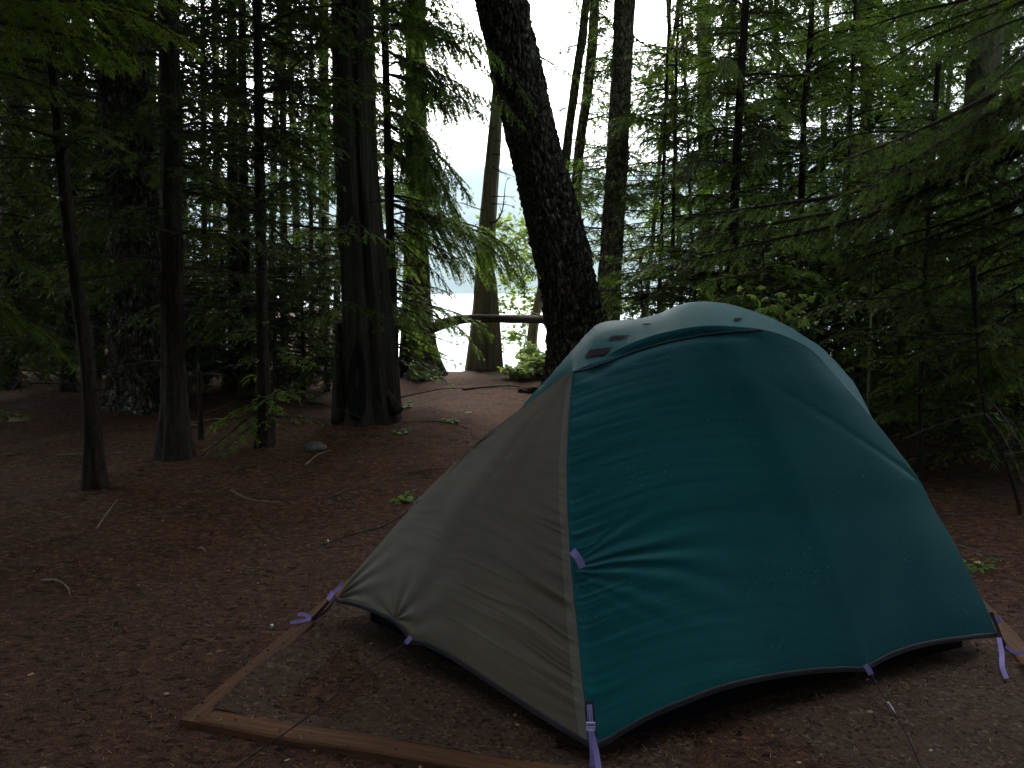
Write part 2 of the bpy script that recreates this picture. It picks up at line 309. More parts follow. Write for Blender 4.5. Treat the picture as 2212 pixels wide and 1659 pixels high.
# ---------------------------------------------------------------- conifers
CLEAR = [(1142, -60, 1236, 330), (930, 235, 1062, 320), (1022, 330, 1100, 660), (935, 540, 1010, 800), (1060, 690, 1190, 790), (1380, -40, 1435, 90)]
def blocked(V, keep):
    p = proj(V)
    for (a, b, c, d) in CLEAR:
        if np.any((p[:, 0] > a - 18) & (p[:, 0] < c + 18) & (p[:, 1] > b - 10) & (p[:, 1] < d + 5)): return True
    return keep is not None and keep(p)
def bough(g, path, W, rng, ds=.055, dsub=.04, ql=.075, qw=.015, droop=.3, bare=.12, r0=.012, tint=.3, needles=False, wood=1, leaf=2, ang=56):
    pts = spline(path, 14); seg = np.linalg.norm(np.diff(pts, axis=0), axis=1); L = seg.sum(); s = np.r_[0, np.cumsum(seg)] / L
    tube(g, pts, np.interp(s, [0, 1], [r0, .0025]), 5, wood, 0, False)
    if leaf is None: return
    ns = max(5, int(L * (1 - bare) / ds)); t = np.clip(bare + (1 - bare) * (np.arange(ns) + rng.random(ns)) / ns, 0, .995)
    b = np.stack([np.interp(t, s, pts[:, k]) for k in range(3)], 1); Tg = nrm(np.gradient(pts, axis=0)); T = nrm(np.stack([np.interp(t, s, Tg[:, k]) for k in range(3)], 1))
    Zu = np.array([0, 0, 1.]); side = nrm(np.cross(T, Zu)); side = nrm(side + Zu * rng.normal(0, .3)); Nn = np.cross(side, T); sg = np.where(np.arange(ns) % 2, 1., -1.)[:, None]
    shape = np.minimum(1, (t - bare) / .22 + .3) * (1 - t) ** .6 + .1; ln = W * shape * rng.uniform(.5, 1.15, ns)
    a = np.radians(rng.normal(ang, 10, ns)) * (1 - .35 * t)
    d = T * np.cos(a)[:, None] + side * sg * np.sin(a)[:, None] - Zu * (droop * rng.uniform(.2, 1.3, ns))[:, None] + Nn * rng.normal(0, .16, ns)[:, None]; d = nrm(d)
    Mx = max(2, int(ln.max() / dsub)); j = np.arange(Mx)
    q = (j[None, :, None] + rng.random((ns, Mx, 2))) * dsub; l_ = ln[:, None, None]; ok = q < l_; u = np.clip(q / l_, 0, 1)
    pos = b[:, None, None] + d[:, None, None] * q[..., None] - Zu * (droop * .7 * q * u)[..., None]
    dq = nrm(d[:, None, None] - Zu * (droop * 1.4 * u)[..., None]); nn = np.broadcast_to(Nn[:, None, None], dq.shape)
    pr = nrm(np.cross(dq, nn)) * np.array([-1., 1.])[None, None, :, None]
    sd_ = nrm(dq * .75 + pr * .66 + nn * rng.normal(0, .22, q.shape)[..., None] - Zu * droop * .35)
    sl_ = ql * (1 - .5 * u) * rng.uniform(.6, 1.25, q.shape); tn = np.clip(tint + .28 * u ** 2 + .2 * t[:, None, None] + rng.normal(0, .1, q.shape), 0, 1)
    pos, sd_, sl_, tn, nn = pos[ok], sd_[ok], sl_[ok], tn[ok], nn[ok]
    nj = nrm(nn + rng.normal(0, .45, nn.shape)); wv = nrm(np.cross(sd_, nj))
    if needles:
        K = 7; kk = (np.arange(K) + .5) / K
        c = pos[:, None, None] + sd_[:, None, None] * (sl_[:, None] * kk)[:, :, None, None]
        c = np.broadcast_to(c, (len(pos), K, 2, 3)); sgn = np.array([-1., 1.])[None, None, :, None]
        nd = nrm(sd_[:, None, None] * .45 + wv[:, None, None] * sgn + nj[:, None, None] * rng.normal(0, .25, (len(pos), K, 2, 1)))
        nl = .017 * rng.uniform(.7, 1.2, (len(pos), K, 2, 1)); nw = nrm(sd_[:, None, None] + nj[:, None, None] * .5) * .002
        Q = np.stack([c - nw, c + nd * nl * .6 - nw, c + nd * nl, c + nd * nl * .6 + nw], -2).reshape(-1, 4, 3)
        g.quads(Q, leaf, np.repeat(tn, K * 2))
        Q = np.stack([pos, pos + sd_ * (sl_ * .5)[:, None] + wv * .0016, pos + sd_ * sl_[:, None], pos + sd_ * (sl_ * .5)[:, None] - wv * .0016], 1); g.quads(Q, wood)
    else:
        w2 = (qw * .5 * rng.uniform(.7, 1.2, len(pos)))[:, None]
        Q = np.stack([pos, pos + sd_ * (sl_ * .4)[:, None] + wv * w2, pos + sd_ * sl_[:, None], pos + sd_ * (sl_ * .4)[:, None] - wv * w2], 1); g.quads(Q, leaf, tn)
        # needles along the twig itself
        e0 = b + d * (ln * .15)[:, None]; e1 = b + d * ln[:, None] - Zu * (droop * .7 * ln)[:, None]; em = (e0 + e1) / 2 + Zu * (droop * .12 * ln)[:, None]; sw = nrm(np.cross(d, Nn)) * qw * .5
        g.quads(np.stack([e0, em + sw, e1, em - sw], 1), leaf, np.clip(tint + .2 * t, 0, 1))
    # twig stems
    e1 = b + d * (ln * .6)[:, None] - Zu * (droop * .25 * ln)[:, None]; rr = max(.0012, r0 * .16)
    g.quads(np.stack([b - side * rr, b + side * rr, e1 + side * rr * .4, e1 - side * rr * .4], 1), wood)
    g.quads(np.stack([b - Nn * rr, b + Nn * rr, e1 + Nn * rr * .4, e1 - Nn * rr * .4], 1), wood)
def dead(g, path, rng, r0=.01, n=6, wood=1, tw=.25):
    pts = spline(path, 14); tube(g, pts, np.linspace(r0, .0022, 14), 5, wood, 0, False); L = np.linalg.norm(pts[-1] - pts[0])
    for k in range(n):
        i = rng.integers(3, 13); T = nrm(pts[min(i + 1, 13)] - pts[i - 1]); sdv = nrm(np.cross(T, [0, 0, 1.])) * rng.choice([-1, 1])
        l = tw * L * rng.uniform(.4, 1.2); d = nrm(T * .6 + sdv * .7 + rng.normal(0, .3, 3)); e = pts[i] + d * l - np.array([0, 0, .15 * l])
        tube(g, spline([pts[i], pts[i] + d * l * .5, e], 5), np.linspace(r0 * .4, .0015, 5), 4, wood, 0, False)
        for q in range(2):
            p0 = pts[i] + d * l * rng.uniform(.3, .8); d2 = nrm(d + rng.normal(0, .6, 3)); tube(g, [p0, p0 + d2 * l * .35], [.002, .001], 3, wood, 0, False)

def trunk_geo(g, path, rad, seg, step, flare=.5, flute=0, rough=.05, seed=0, fl_h=.7, fs=1.0, zsq=.35):
    L = np.linalg.norm(np.diff(path, axis=0), axis=1).sum(); n = max(8, int(L / step)); pts = spline(path, n)
    h = pts[:, 2] - pts[0, 2]; r = np.interp(np.linspace(0, 1, n), np.linspace(0, 1, len(rad)), rad) if len(rad) != n else rad
    a = np.arange(seg) * 2 * np.pi / seg; ca, sa = np.cos(a), np.sin(a)
    unit = np.stack([ca, sa, ca * 0], -1)
    fl = 1 + flare * np.exp(-np.maximum(0, h) / fl_h)[:, None] * (1 + .45 * np.cos(a * 5 + seed)[None, :] + .25 * np.cos(a * 3 + 2 * seed)[None, :])
    Q = np.stack([np.broadcast_to(ca * 1.0, (n, seg)), np.broadcast_to(sa * 1.0, (n, seg)), np.broadcast_to((h * zsq)[:, None], (n, seg))], -1)
    k = max(2.5, 14 * float(np.mean(r[:max(2, n // 3)])) * 2) * fs
    nz = fbm(Q * k * np.array([1, 1, 3.0]), 4, seed)
    rg = 1 - np.abs(vn(Q * k * np.array([1.3, 1.3, 2.0]), seed + 7)) * 2
    R_ = r[:, None] * (fl + flute * np.cos(a[None, :] * 7 + 2 * vn(Q * np.array([1, 1, 1.5]), seed + 20)) * .5 + flute * vn(Q * np.array([2.5, 2.5, .5]), seed + 21)) + (nz * .6 + rg * .4) * rough * r[:, None] ** .5 * .5
    V = pts[:, None] + unit[None] * R_[..., None]
    g.add(V, grid_faces(seg, n, True)); return pts
H_TOP = 17.0
def tree(name, px, Y, wpx, label, cat, mat, group=None, top=H_TOP, seg=20, step=.12, rough=.12, flare=.6, flute=0, seed=1,
         live=(1.2, 5.5), nb=30, blen=(.8, 1.8), W=.38, leaf='hem', droop=.3, explicit=(), ndead=10, deadz=(.5, 3.5), lod=1.0, tint=.3, keep=None, upper=26, fl_h=.28, needles=False, azbias=None, vis=True, lean=0., fs=1., zsq=.35, extra=None):
    rng = np.random.default_rng(seed * 7 + 1); px = list(px)
    base = G(*px[-1]) if Y is None else None
    if Y is None: Y = base[1]
    pts = [P(p[0], p[1], Y) for p in px][::-1]; wr = [w_ / 2 / F * Y for w_ in wpx][::-1]
    if pts[0][2] > .05:                                              # base hidden: carry the line down to the ground
        d = nrm(pts[0] - pts[1]); pts.insert(0, pts[0] + d * ((pts[0][2] - 0) / max(.3, -d[2]))); wr.insert(0, wr[0] * 1.06)
    z0 = gz(pts[0]); pts[0] = np.array([pts[0][0], pts[0][1], z0 - .06])
    d = nrm(pts[-1] - pts[-2]); zt = pts[-1][2]; k = 0
    while pts[-1][2] < top:
        d = nrm(d * np.array([.86, .86, 1])); st = min(2.5, top - pts[-1][2] + .01); pts.append(pts[-1] + d * st)
        wr.append(wr[-1] * max(.12, 1 - st / (top * 1.0)))
    wr[-1] = .02; pts = np.array(pts); base = np.array([pts[0][0], pts[0][1], z0])
    root = empty(name, base, label, cat, group)
    s = np.r_[0, np.cumsum(np.linalg.norm(np.diff(pts, axis=0), axis=1))]; vis_z = CAM_Z + .42 * Y + .5
    g = Geo(); n = 200; rr = np.interp(np.linspace(0, s[-1], n), s, wr)
    cl = spline(pts, 400)
    low = cl[cl[:, 2] <= vis_z + .5]; hi = cl[cl[:, 2] >= vis_z + .3]
    sl2 = np.linalg.norm(np.diff(low, axis=0), axis=1).sum() / s[-1]
    trunk_geo(g, low, rr[:max(4, int(n * sl2) + 1)], seg, step, flare, flute, rough, seed, fl_h, fs, zsq)
    if len(hi) > 3: tube(g, hi[::6], np.interp(np.linspace(sl2, 1, len(hi[::6])), np.linspace(0, 1, n), rr), 10)
    tr = g.obj("trunk", mat, root, base)
    g = Geo()
    def at(z):
        i = np.argmin(np.abs(cl[:, 2] - z)); return cl[i]
    rad_at = lambda z: np.interp(z, pts[:, 2], wr)
    mats = [mat, M['wood'], M[leaf]]
    D = dict(ds=.052 * lod, dsub=.025 * lod, ql=.078 * lod, qw=.0165 * lod); nb = int(nb * 1.6)
    made = 0; tries = 0
    while made < nb and tries < nb * 3:
        tries += 1; z = rng.uniform(*live); az = rng.uniform(0, 2 * np.pi) if azbias is None else rng.normal(azbias[0], azbias[1])
        L = rng.uniform(*blen) * (1 - .3 * max(0, (z - 5) / 10)); p0 = at(z + z0); el = rng.uniform(-.12, .3); h = np.array([math.cos(az), math.sin(az), 0])
        h2 = nrm(h + rng.normal(0, .12, 3) * np.array([1, 1, 0])); p1 = p0 + h * L * .35 + np.array([0, 0, el * L * .35]); p2 = p0 + (h + h2) / 2 * L * .7 + np.array([0, 0, el * L * .45 - droop * .12 * L]); p3 = p0 + h2 * L + np.array([0, 0, el * L * .35 - droop * .45 * L])
        pth = np.array([p0, p1, p2, p3])
        if np.min(pth[:, 1]) < 1.2: continue
        if blocked(pth[1:], keep): continue
        if abs(p3[0] - .7) < 1.6 and p3[1] < 4.6 and p3[2] < 2.2: continue
        bough(g, pth, W * rng.uniform(.7, 1.2) * min(1, L / 1.2 + .2), rng, droop=droop, r0=.006 + .006 * L, tint=tint + rng.normal(0, .1), needles=needles, **D); made += 1
    for e in explicit:
        e = dict(e); pth = np.array(e.pop('path')); kw = dict(W=W, droop=droop, r0=.014, tint=tint, needles=needles); kw.update(D); isdead = e.pop('dead', False); kw.update(e)
        if isdead: dead(g, pth, rng, kw['r0'], e.get('n', 8))
        else:
            kw.pop('n', None); bough(g, pth, kw.pop('W'), rng, **kw)
    for k in range(ndead):
        z = rng.uniform(*deadz); az = rng.uniform(0, 2 * np.pi); L = rng.uniform(.35, 1.1); p0 = at(z + z0); h = np.array([math.cos(az), math.sin(az), 0]); u = rng.uniform(-.3, .15)
        pth = [p0, p0 + h * L * .5 + [0, 0, u * L * .3], p0 + h * L + [0, 0, u * L]]
        if blocked(np.array(pth), keep) and rng.random() < .55: continue
        dead(g, pth, rng, .007, 5)
    # the high crown: it stands above the picture and shades the floor
    if upper:
        nu = int(upper * UPPER); zs = vis_z + (top - vis_z) * rng.random(nu) ** 1.1
        for z in zs:
            az = rng.uniform(0, 2 * np.pi); L = 2.9 * (1 - ((z - vis_z) / (top - vis_z + 1)) ** 1.5 * .75) * rng.uniform(.7, 1.15); p0 = at(z); h = np.array([math.cos(az), math.sin(az), 0])
            pq = np.array([p0, p0 + h * L * .5 + [0, 0, .05 * L], p0 + h * L + [0, 0, -.22 * L]]); lo_ = proj(np.vstack([pq, pq - [0, 0, .5], pq + nrm(np.cross(h, [0, 0, 1.])) * .9, pq - nrm(np.cross(h, [0, 0, 1.])) * .9])); lo_ = lo_[np.hstack([pq[:, 1]] * 4) > .4]
            if len(lo_) and np.any((lo_[:, 1] > -60) & (lo_[:, 0] > -200) & (lo_[:, 0] < 2420)):
                if pq[:, 1].min() > 5.5 and not blocked(pq, keep): bough(g, pq, .55, rng, droop=droop, r0=.018, tint=tint, **D)
                continue
            bough(g, pq, .95, rng, ds=.17, dsub=.15, ql=.32, qw=.15, droop=.3, r0=.03, tint=.3)
    if extra: extra(g, rng)
    if g.n: g.obj("crown", mats, root, base, smooth=False)
    return root, at
UPPER = 1.4

# ---------------------------------------------------------------- the trees one can single out
def E(pts, Y0, Y1, **k): k['path'] = PP(pts, Y0, Y1); return k
def doubled(L):
    out = []
    for i, e in enumerate(L):
        out.append(e)
        if not e.get('dead'): f = dict(e); n_ = len(e['path']); f['path'] = e['path'] + np.linspace(0, 1, n_)[:, None] * np.array([-.12, .18 * (-1) ** i, -.13 - .05 * (i % 3)]); out.append(f)
        if not e.get('dead') and i < 10: f = dict(e); f['path'] = e['path'] + np.linspace(0, 1, n_)[:, None] * np.array([-.22, -.2 * (-1) ** i, .16]); out.append(f)
    return out
LFT = lambda p: False
# left side
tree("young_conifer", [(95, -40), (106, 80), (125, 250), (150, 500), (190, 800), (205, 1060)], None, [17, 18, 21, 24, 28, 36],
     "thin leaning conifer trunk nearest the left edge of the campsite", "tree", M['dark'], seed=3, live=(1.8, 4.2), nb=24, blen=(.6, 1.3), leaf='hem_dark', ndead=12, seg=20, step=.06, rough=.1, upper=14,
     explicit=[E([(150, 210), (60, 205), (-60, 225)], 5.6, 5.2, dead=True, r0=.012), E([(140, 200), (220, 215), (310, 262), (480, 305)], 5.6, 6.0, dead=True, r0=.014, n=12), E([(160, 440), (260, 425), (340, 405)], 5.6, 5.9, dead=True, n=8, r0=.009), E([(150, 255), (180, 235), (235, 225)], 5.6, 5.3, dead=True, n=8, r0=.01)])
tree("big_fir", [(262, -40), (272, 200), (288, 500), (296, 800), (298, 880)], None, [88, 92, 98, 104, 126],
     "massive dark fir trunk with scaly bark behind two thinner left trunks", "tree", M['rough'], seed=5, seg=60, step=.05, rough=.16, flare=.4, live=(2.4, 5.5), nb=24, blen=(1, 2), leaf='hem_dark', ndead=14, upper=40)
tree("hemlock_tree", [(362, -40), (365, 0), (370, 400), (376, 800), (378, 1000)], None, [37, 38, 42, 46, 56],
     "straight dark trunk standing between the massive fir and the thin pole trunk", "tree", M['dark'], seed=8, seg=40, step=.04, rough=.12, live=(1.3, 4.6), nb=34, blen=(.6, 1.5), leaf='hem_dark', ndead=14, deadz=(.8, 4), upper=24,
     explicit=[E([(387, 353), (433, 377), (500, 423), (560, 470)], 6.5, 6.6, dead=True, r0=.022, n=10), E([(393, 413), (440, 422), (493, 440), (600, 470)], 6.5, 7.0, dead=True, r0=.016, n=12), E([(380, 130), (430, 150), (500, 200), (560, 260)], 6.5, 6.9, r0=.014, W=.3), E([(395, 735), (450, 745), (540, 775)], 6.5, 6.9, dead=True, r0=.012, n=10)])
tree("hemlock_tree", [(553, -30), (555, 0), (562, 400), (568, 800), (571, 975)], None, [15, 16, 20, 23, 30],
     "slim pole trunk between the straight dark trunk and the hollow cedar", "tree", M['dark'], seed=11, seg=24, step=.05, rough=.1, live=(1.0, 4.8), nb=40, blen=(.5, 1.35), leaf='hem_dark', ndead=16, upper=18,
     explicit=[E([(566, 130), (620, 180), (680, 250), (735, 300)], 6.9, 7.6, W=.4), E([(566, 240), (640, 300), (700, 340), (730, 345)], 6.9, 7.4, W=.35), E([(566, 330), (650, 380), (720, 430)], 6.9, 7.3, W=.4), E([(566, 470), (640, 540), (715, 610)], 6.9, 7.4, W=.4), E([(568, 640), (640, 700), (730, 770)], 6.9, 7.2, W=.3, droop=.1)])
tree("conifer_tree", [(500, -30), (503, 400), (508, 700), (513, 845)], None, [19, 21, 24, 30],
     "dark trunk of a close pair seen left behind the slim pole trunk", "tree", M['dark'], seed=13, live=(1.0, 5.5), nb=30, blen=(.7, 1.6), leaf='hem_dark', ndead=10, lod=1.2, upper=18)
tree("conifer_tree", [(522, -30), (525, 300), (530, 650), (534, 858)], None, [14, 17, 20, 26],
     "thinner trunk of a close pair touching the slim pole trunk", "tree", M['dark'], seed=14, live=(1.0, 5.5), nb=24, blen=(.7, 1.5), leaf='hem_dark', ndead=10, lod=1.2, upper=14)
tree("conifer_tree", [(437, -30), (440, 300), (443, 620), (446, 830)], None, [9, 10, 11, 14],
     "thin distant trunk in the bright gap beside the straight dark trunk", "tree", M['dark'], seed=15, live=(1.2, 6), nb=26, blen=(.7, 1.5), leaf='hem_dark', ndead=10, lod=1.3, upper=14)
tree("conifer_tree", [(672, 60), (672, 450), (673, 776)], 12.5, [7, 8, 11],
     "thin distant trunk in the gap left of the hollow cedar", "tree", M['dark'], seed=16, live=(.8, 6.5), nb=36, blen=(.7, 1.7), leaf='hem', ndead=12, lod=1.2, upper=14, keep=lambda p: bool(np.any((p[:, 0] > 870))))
tree("conifer_tree", [(610, -20), (612, 300), (614, 800)], 14.5, [12, 13, 15],
     "distant bushy trunk seen between the slim pole trunk and the hollow cedar", "tree", M['dark'], seed=17, live=(.8, 7.5), nb=40, blen=(.8, 1.9), leaf='hem', ndead=8, lod=1.3, upper=14)
tree("hemlock_sapling", [(428, 780), (432, 860), (434, 956)], None, [4, 7, 9],
     "leafless thin sapling stick just right of the straight dark trunk", "sapling", M['dark'], seed=18, top=1.2, live=(.3, 1), nb=0, ndead=7, deadz=(.2, 1.0), upper=0, seg=8)
# the hollow cedar: two fluted stems grown together over a dark hollow
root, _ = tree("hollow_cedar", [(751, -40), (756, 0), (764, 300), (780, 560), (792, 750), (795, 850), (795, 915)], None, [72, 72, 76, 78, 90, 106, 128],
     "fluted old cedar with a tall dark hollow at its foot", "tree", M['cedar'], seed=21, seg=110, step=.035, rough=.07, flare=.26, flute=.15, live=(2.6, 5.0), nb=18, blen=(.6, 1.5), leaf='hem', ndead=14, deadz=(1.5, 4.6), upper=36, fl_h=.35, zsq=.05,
     explicit=[E([(740, 60), (700, 90), (640, 140), (575, 200)], 7.9, 7.0, dead=True, r0=.02, n=12), E([(735, 497), (680, 492), (600, 480), (520, 460)], 7.8, 7.4, dead=True, r0=.02, n=10), E([(800, 60), (860, 62), (905, 66), (960, 60)], 8, 8.6, r0=.025, W=.45, droop=.5),
               E([(770, 480), (800, 500), (840, 520)], 7.5, 7.3, W=.3, tint=.6), E([(760, 470), (745, 500), (735, 520)], 7.6, 7.2, W=.25, tint=.55)])
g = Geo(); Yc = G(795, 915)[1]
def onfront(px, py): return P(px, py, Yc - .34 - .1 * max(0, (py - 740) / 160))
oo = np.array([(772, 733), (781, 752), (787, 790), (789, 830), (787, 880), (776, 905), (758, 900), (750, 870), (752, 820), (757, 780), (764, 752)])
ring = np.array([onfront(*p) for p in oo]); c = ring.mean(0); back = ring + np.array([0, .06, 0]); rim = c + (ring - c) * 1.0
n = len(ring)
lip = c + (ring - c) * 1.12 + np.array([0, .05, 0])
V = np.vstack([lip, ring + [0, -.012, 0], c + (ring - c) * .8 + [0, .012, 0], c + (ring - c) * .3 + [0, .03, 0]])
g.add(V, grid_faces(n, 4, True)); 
hol = g.obj("hollow", M['hollow'], root, tuple(root.location)); hol["label"] = "tall dark hollow in the cedar's foot"
g = Geo()                                                        # the second, darker stem on its right
pt = spline([P(835, 905, Yc + .05) - [0, 0, .1], P(838, 820, Yc), P(828, 720, Yc + .05), P(812, 560, Yc + .05), P(796, 380, Yc + .1), P(786, 200, Yc + .1), P(772, 0, Yc + .1), P(765, -80, Yc + .1)], 120)
trunk_geo(g, pt, np.interp(np.linspace(0, 1, 120), np.linspace(0, 1, 8), [.13, .11, .115, .105, .1, .09, .08, .07]), 36, .05, .25, .15, .07, 5, .3, 1, .05)
for (a, b, r) in (((732, 700), (730, 912), .06), ((800, 840), (800, 945), .1), ((862, 890), (815, 820), .05)):
    pp_ = spline([P(a[0] if a[1] < b[1] else b[0], min(a[1], b[1]), Yc - .02), P((a[0] + b[0]) / 2, (a[1] + b[1]) / 2, Yc - .15), P(b[0] if a[1] < b[1] else a[0], max(a[1], b[1]), Yc - .22)], 16); tube(g, pp_, np.linspace(r * .6, r * 1.3, 16), 14)
g.obj("side_stem", M['cedar'], root, tuple(root.location))

# pair of trunks behind the feathery boughs
tree("conifer_tree", [(882, -40), (884, 0), (886, 400), (880, 700), (876, 812)], 13.0, [15, 16, 20, 24, 34],
     "thin trunk of the two that stand left of the log rail", "tree", M['dark'], seed=23, live=(3, 6.5), nb=14, blen=(.5, 1.3), W=.35, leaf='hem', ndead=10, lod=1.15, upper=16, keep=lambda p: bool(np.any(p[:, 0] > 960)))
tree("conifer_tree", [(900, -40), (903, 0), (906, 300), (906, 600), (916, 740), (921, 812)], 12.6, [24, 26, 30, 42, 48, 62],
     "thick trunk of the two that stand left of the log rail", "tree", M['lichened'], seed=24, seg=40, step=.07, rough=.15, live=(3.0, 6.5), nb=12, blen=(.5, 1.3), leaf='hem', ndead=12, deadz=(1, 5), lod=1.15, upper=18, keep=lambda p: bool(np.any(p[:, 0] > 960)))
# hemlock with the drooping feathery boughs
fe = dict(droop=.6, W=.55, r0=.016, ds=.03, dsub=.021, ang=66)
tree("hemlock_tree", [(826, -60), (832, 100), (840, 400), (846, 640), (850, 862)], 9.3, [12, 14, 17, 20, 26],
     "hemlock with long drooping feathery boughs reaching out over the lake gap", "tree", M['dark'], seed=27, seg=18, step=.07, live=(.8, 5.4), nb=34, blen=(.5, 1.25), W=.42, droop=.5, leaf='hem', ndead=10, upper=20,
     keep=lambda p: bool(np.any((p[:, 0] > 1010))),
     explicit=doubled([E([(835, 55), (905, 60), (980, 72), (1045, 95), (1085, 130)], 9.3, 9.0, **fe), E([(835, 110), (930, 150), (1010, 190), (1075, 225)], 9.3, 8.9, **fe), E([(838, 20), (900, 20), (970, 30), (1020, 50)], 9.3, 8.8, **fe), E([(838, 160), (900, 175), (960, 200), (1010, 235)], 9.3, 9.3, **fe),
               E([(838, 200), (890, 235), (930, 260)], 9.3, 9.1, droop=.7, W=.4), E([(840, 270), (900, 300), (960, 350), (1015, 425)], 9.3, 8.9, **fe), E([(842, 330), (900, 362), (950, 405), (985, 450)], 9.3, 9.1, **fe), E([(842, 300), (880, 320), (930, 345)], 9.3, 9.6, **fe), E([(840, 240), (880, 262), (935, 300), (975, 345)], 9.3, 9.3, **fe),
               E([(843, 440), (930, 470), (1010, 492), (1080, 520), (1155, 585)], 9.3, 9.0, r0=.02, W=.75, droop=.5, tint=.45, ds=.035, dsub=.022), E([(843, 470), (920, 505), (1000, 535), (1085, 575)], 9.3, 9.2, W=.6, droop=.5, tint=.4, ds=.035, dsub=.022), E([(845, 500), (900, 535), (955, 560), (1000, 590)], 9.3, 9.4, W=.4, droop=.55), E([(843, 420), (900, 432), (960, 452), (1010, 480)], 9.3, 9.5, W=.4, droop=.5), E([(846, 600), (880, 612), (940, 622), (985, 640)], 9.3, 9.5, W=.28, droop=.25),
               E([(846, 640), (900, 652), (960, 668), (1020, 690), (1060, 722)], 9.3, 9.0, W=.55, droop=.35, tint=.55, ds=.035, dsub=.022), E([(847, 660), (900, 678), (960, 700)], 9.3, 9.4, W=.35, droop=.3, tint=.4), E([(847, 700), (920, 722), (990, 745)], 9.3, 9.3, W=.25, droop=.1), E([(848, 740), (920, 760), (1000, 790)], 9.3, 9.3, W=.26, droop=.1), E([(848, 770), (900, 785), (960, 800)], 9.3, 9.3, W=.25, droop=.1),
               E([(842, 180), (930, 290), (1000, 335)], 9.3, 9.2, dead=True, r0=.01, n=10), E([(842, 330), (930, 400), (1000, 505), (1040, 470)], 9.3, 9.2, dead=True, r0=.008, n=10)]))
tree("hemlock_tree", [(800, -60), (806, 200), (812, 500), (818, 836)], 11.2, [9, 10, 12, 14],
     "slender hemlock half hidden right behind the hollow cedar", "tree", M['dark'], seed=29, live=(.6, 6.3), nb=50, blen=(.5, 1.3), W=.36, droop=.45, leaf='hem', ndead=8, upper=16, keep=lambda p: bool(np.any(p[:, 0] > 960)))
# grey cedar by the shore
tree("grey_cedar", [(1082, 60), (1074, 215), (1064, 340), (1056, 440), (1048, 560), (1044, 660), (1040, 740), (1036, 806)], None, [17, 22, 28, 32, 36, 42, 52, 66],
     "pale grey cedar with flared split base in the lake gap", "tree", M['grey_cedar'], seed=31, seg=80, step=.04, rough=.09, flare=.1, flute=.1, live=(5.6, 6.6), nb=3, blen=(.4, .8), leaf='hem', ndead=0, upper=26, fl_h=.4, zsq=.05,
     explicit=[E([(1066, 305), (1090, 303)], 13, 13, dead=True, r0=.012, n=3), E([(1063, 333), (1082, 335), (1105, 338)], 13, 13, dead=True, r0=.015, n=4), E([(1063, 360), (1085, 372), (1112, 382)], 13, 13, dead=True, r0=.012, n=8), E([(1060, 424), (1100, 425), (1112, 426)], 13, 13, dead=True, r0=.012, n=4), E([(1060, 440), (1095, 442), (1112, 448)], 13, 13, dead=True, r0=.012, n=4),
               E([(1058, 482), (1072, 478), (1085, 455), (1092, 400), (1098, 380)], 13, 13, dead=True, r0=.018, n=8), E([(1045, 455), (1000, 440), (950, 430)], 13, 13, dead=True, r0=.01, n=5), E([(1070, 240), (1020, 215), (960, 205)], 13, 12.6, dead=True, r0=.01, n=8), E([(1068, 280), (1010, 250), (940, 225)], 13, 12.4, dead=True, r0=.01, n=8)])
tree("split_cedar", [(1066, 610), (1068, 680), (1070, 740), (1072, 806)], 13.15, [12, 20, 26, 32],
     "broken grey stem grown against the right foot of the grey cedar", "tree", M['grey_cedar'], seed=33, top=1.75, seg=40, step=.04, rough=.12, flare=.1, nb=0, ndead=2, deadz=(.6, 1.4), upper=0, fl_h=.3, zsq=.05)
tree("leaning_alder", [(1186, 500), (1180, 560), (1167, 636), (1152, 710), (1137, 790)], 14.8, [15, 16, 19, 21, 24],
     "thin trunk leaning behind the big crooked trunk, above the leafy bush", "tree", M['grey_cedar'], seed=35, seg=20, step=.08, nb=6, live=(3.2, 5), blen=(.5, 1), ndead=3, deadz=(.5, 2.5), upper=0, top=3.7)
# the great leaning trunk
tree("leaning_fir", [(1078, -60), (1086, 20), (1105, 100), (1122, 180), (1150, 300), (1176, 400), (1202, 500), (1224, 600), (1238, 680), (1246, 760), (1250, 850)], 10.0, [104, 100, 100, 102, 104, 108, 116, 118, 118, 124, 150],
     "great leaning fir trunk with rough lichened bark right behind the tent", "tree", M['rough'], seed=37, seg=150, step=.028, rough=.17, flare=.15, live=(5.4, 5.6), nb=0, ndead=3, deadz=(3, 5), upper=44, leaf='hem',
     explicit=[E([(1060, 120), (1095, 150), (1130, 190), (1160, 240)], 9.8, 9.5, W=.35, droop=.55, tint=.45), E([(1065, 180), (1100, 230), (1130, 270)], 9.7, 9.4, W=.3, droop=.5, tint=.45), E([(1130, 105), (1180, 130), (1215, 150), (1260, 175)], 10, 10.2, W=.22, droop=.3, tint=.4), E([(1150, 60), (1190, 55), (1240, 25)], 10.1, 10.3, dead=True, r0=.008, n=2)], fs=1.5)
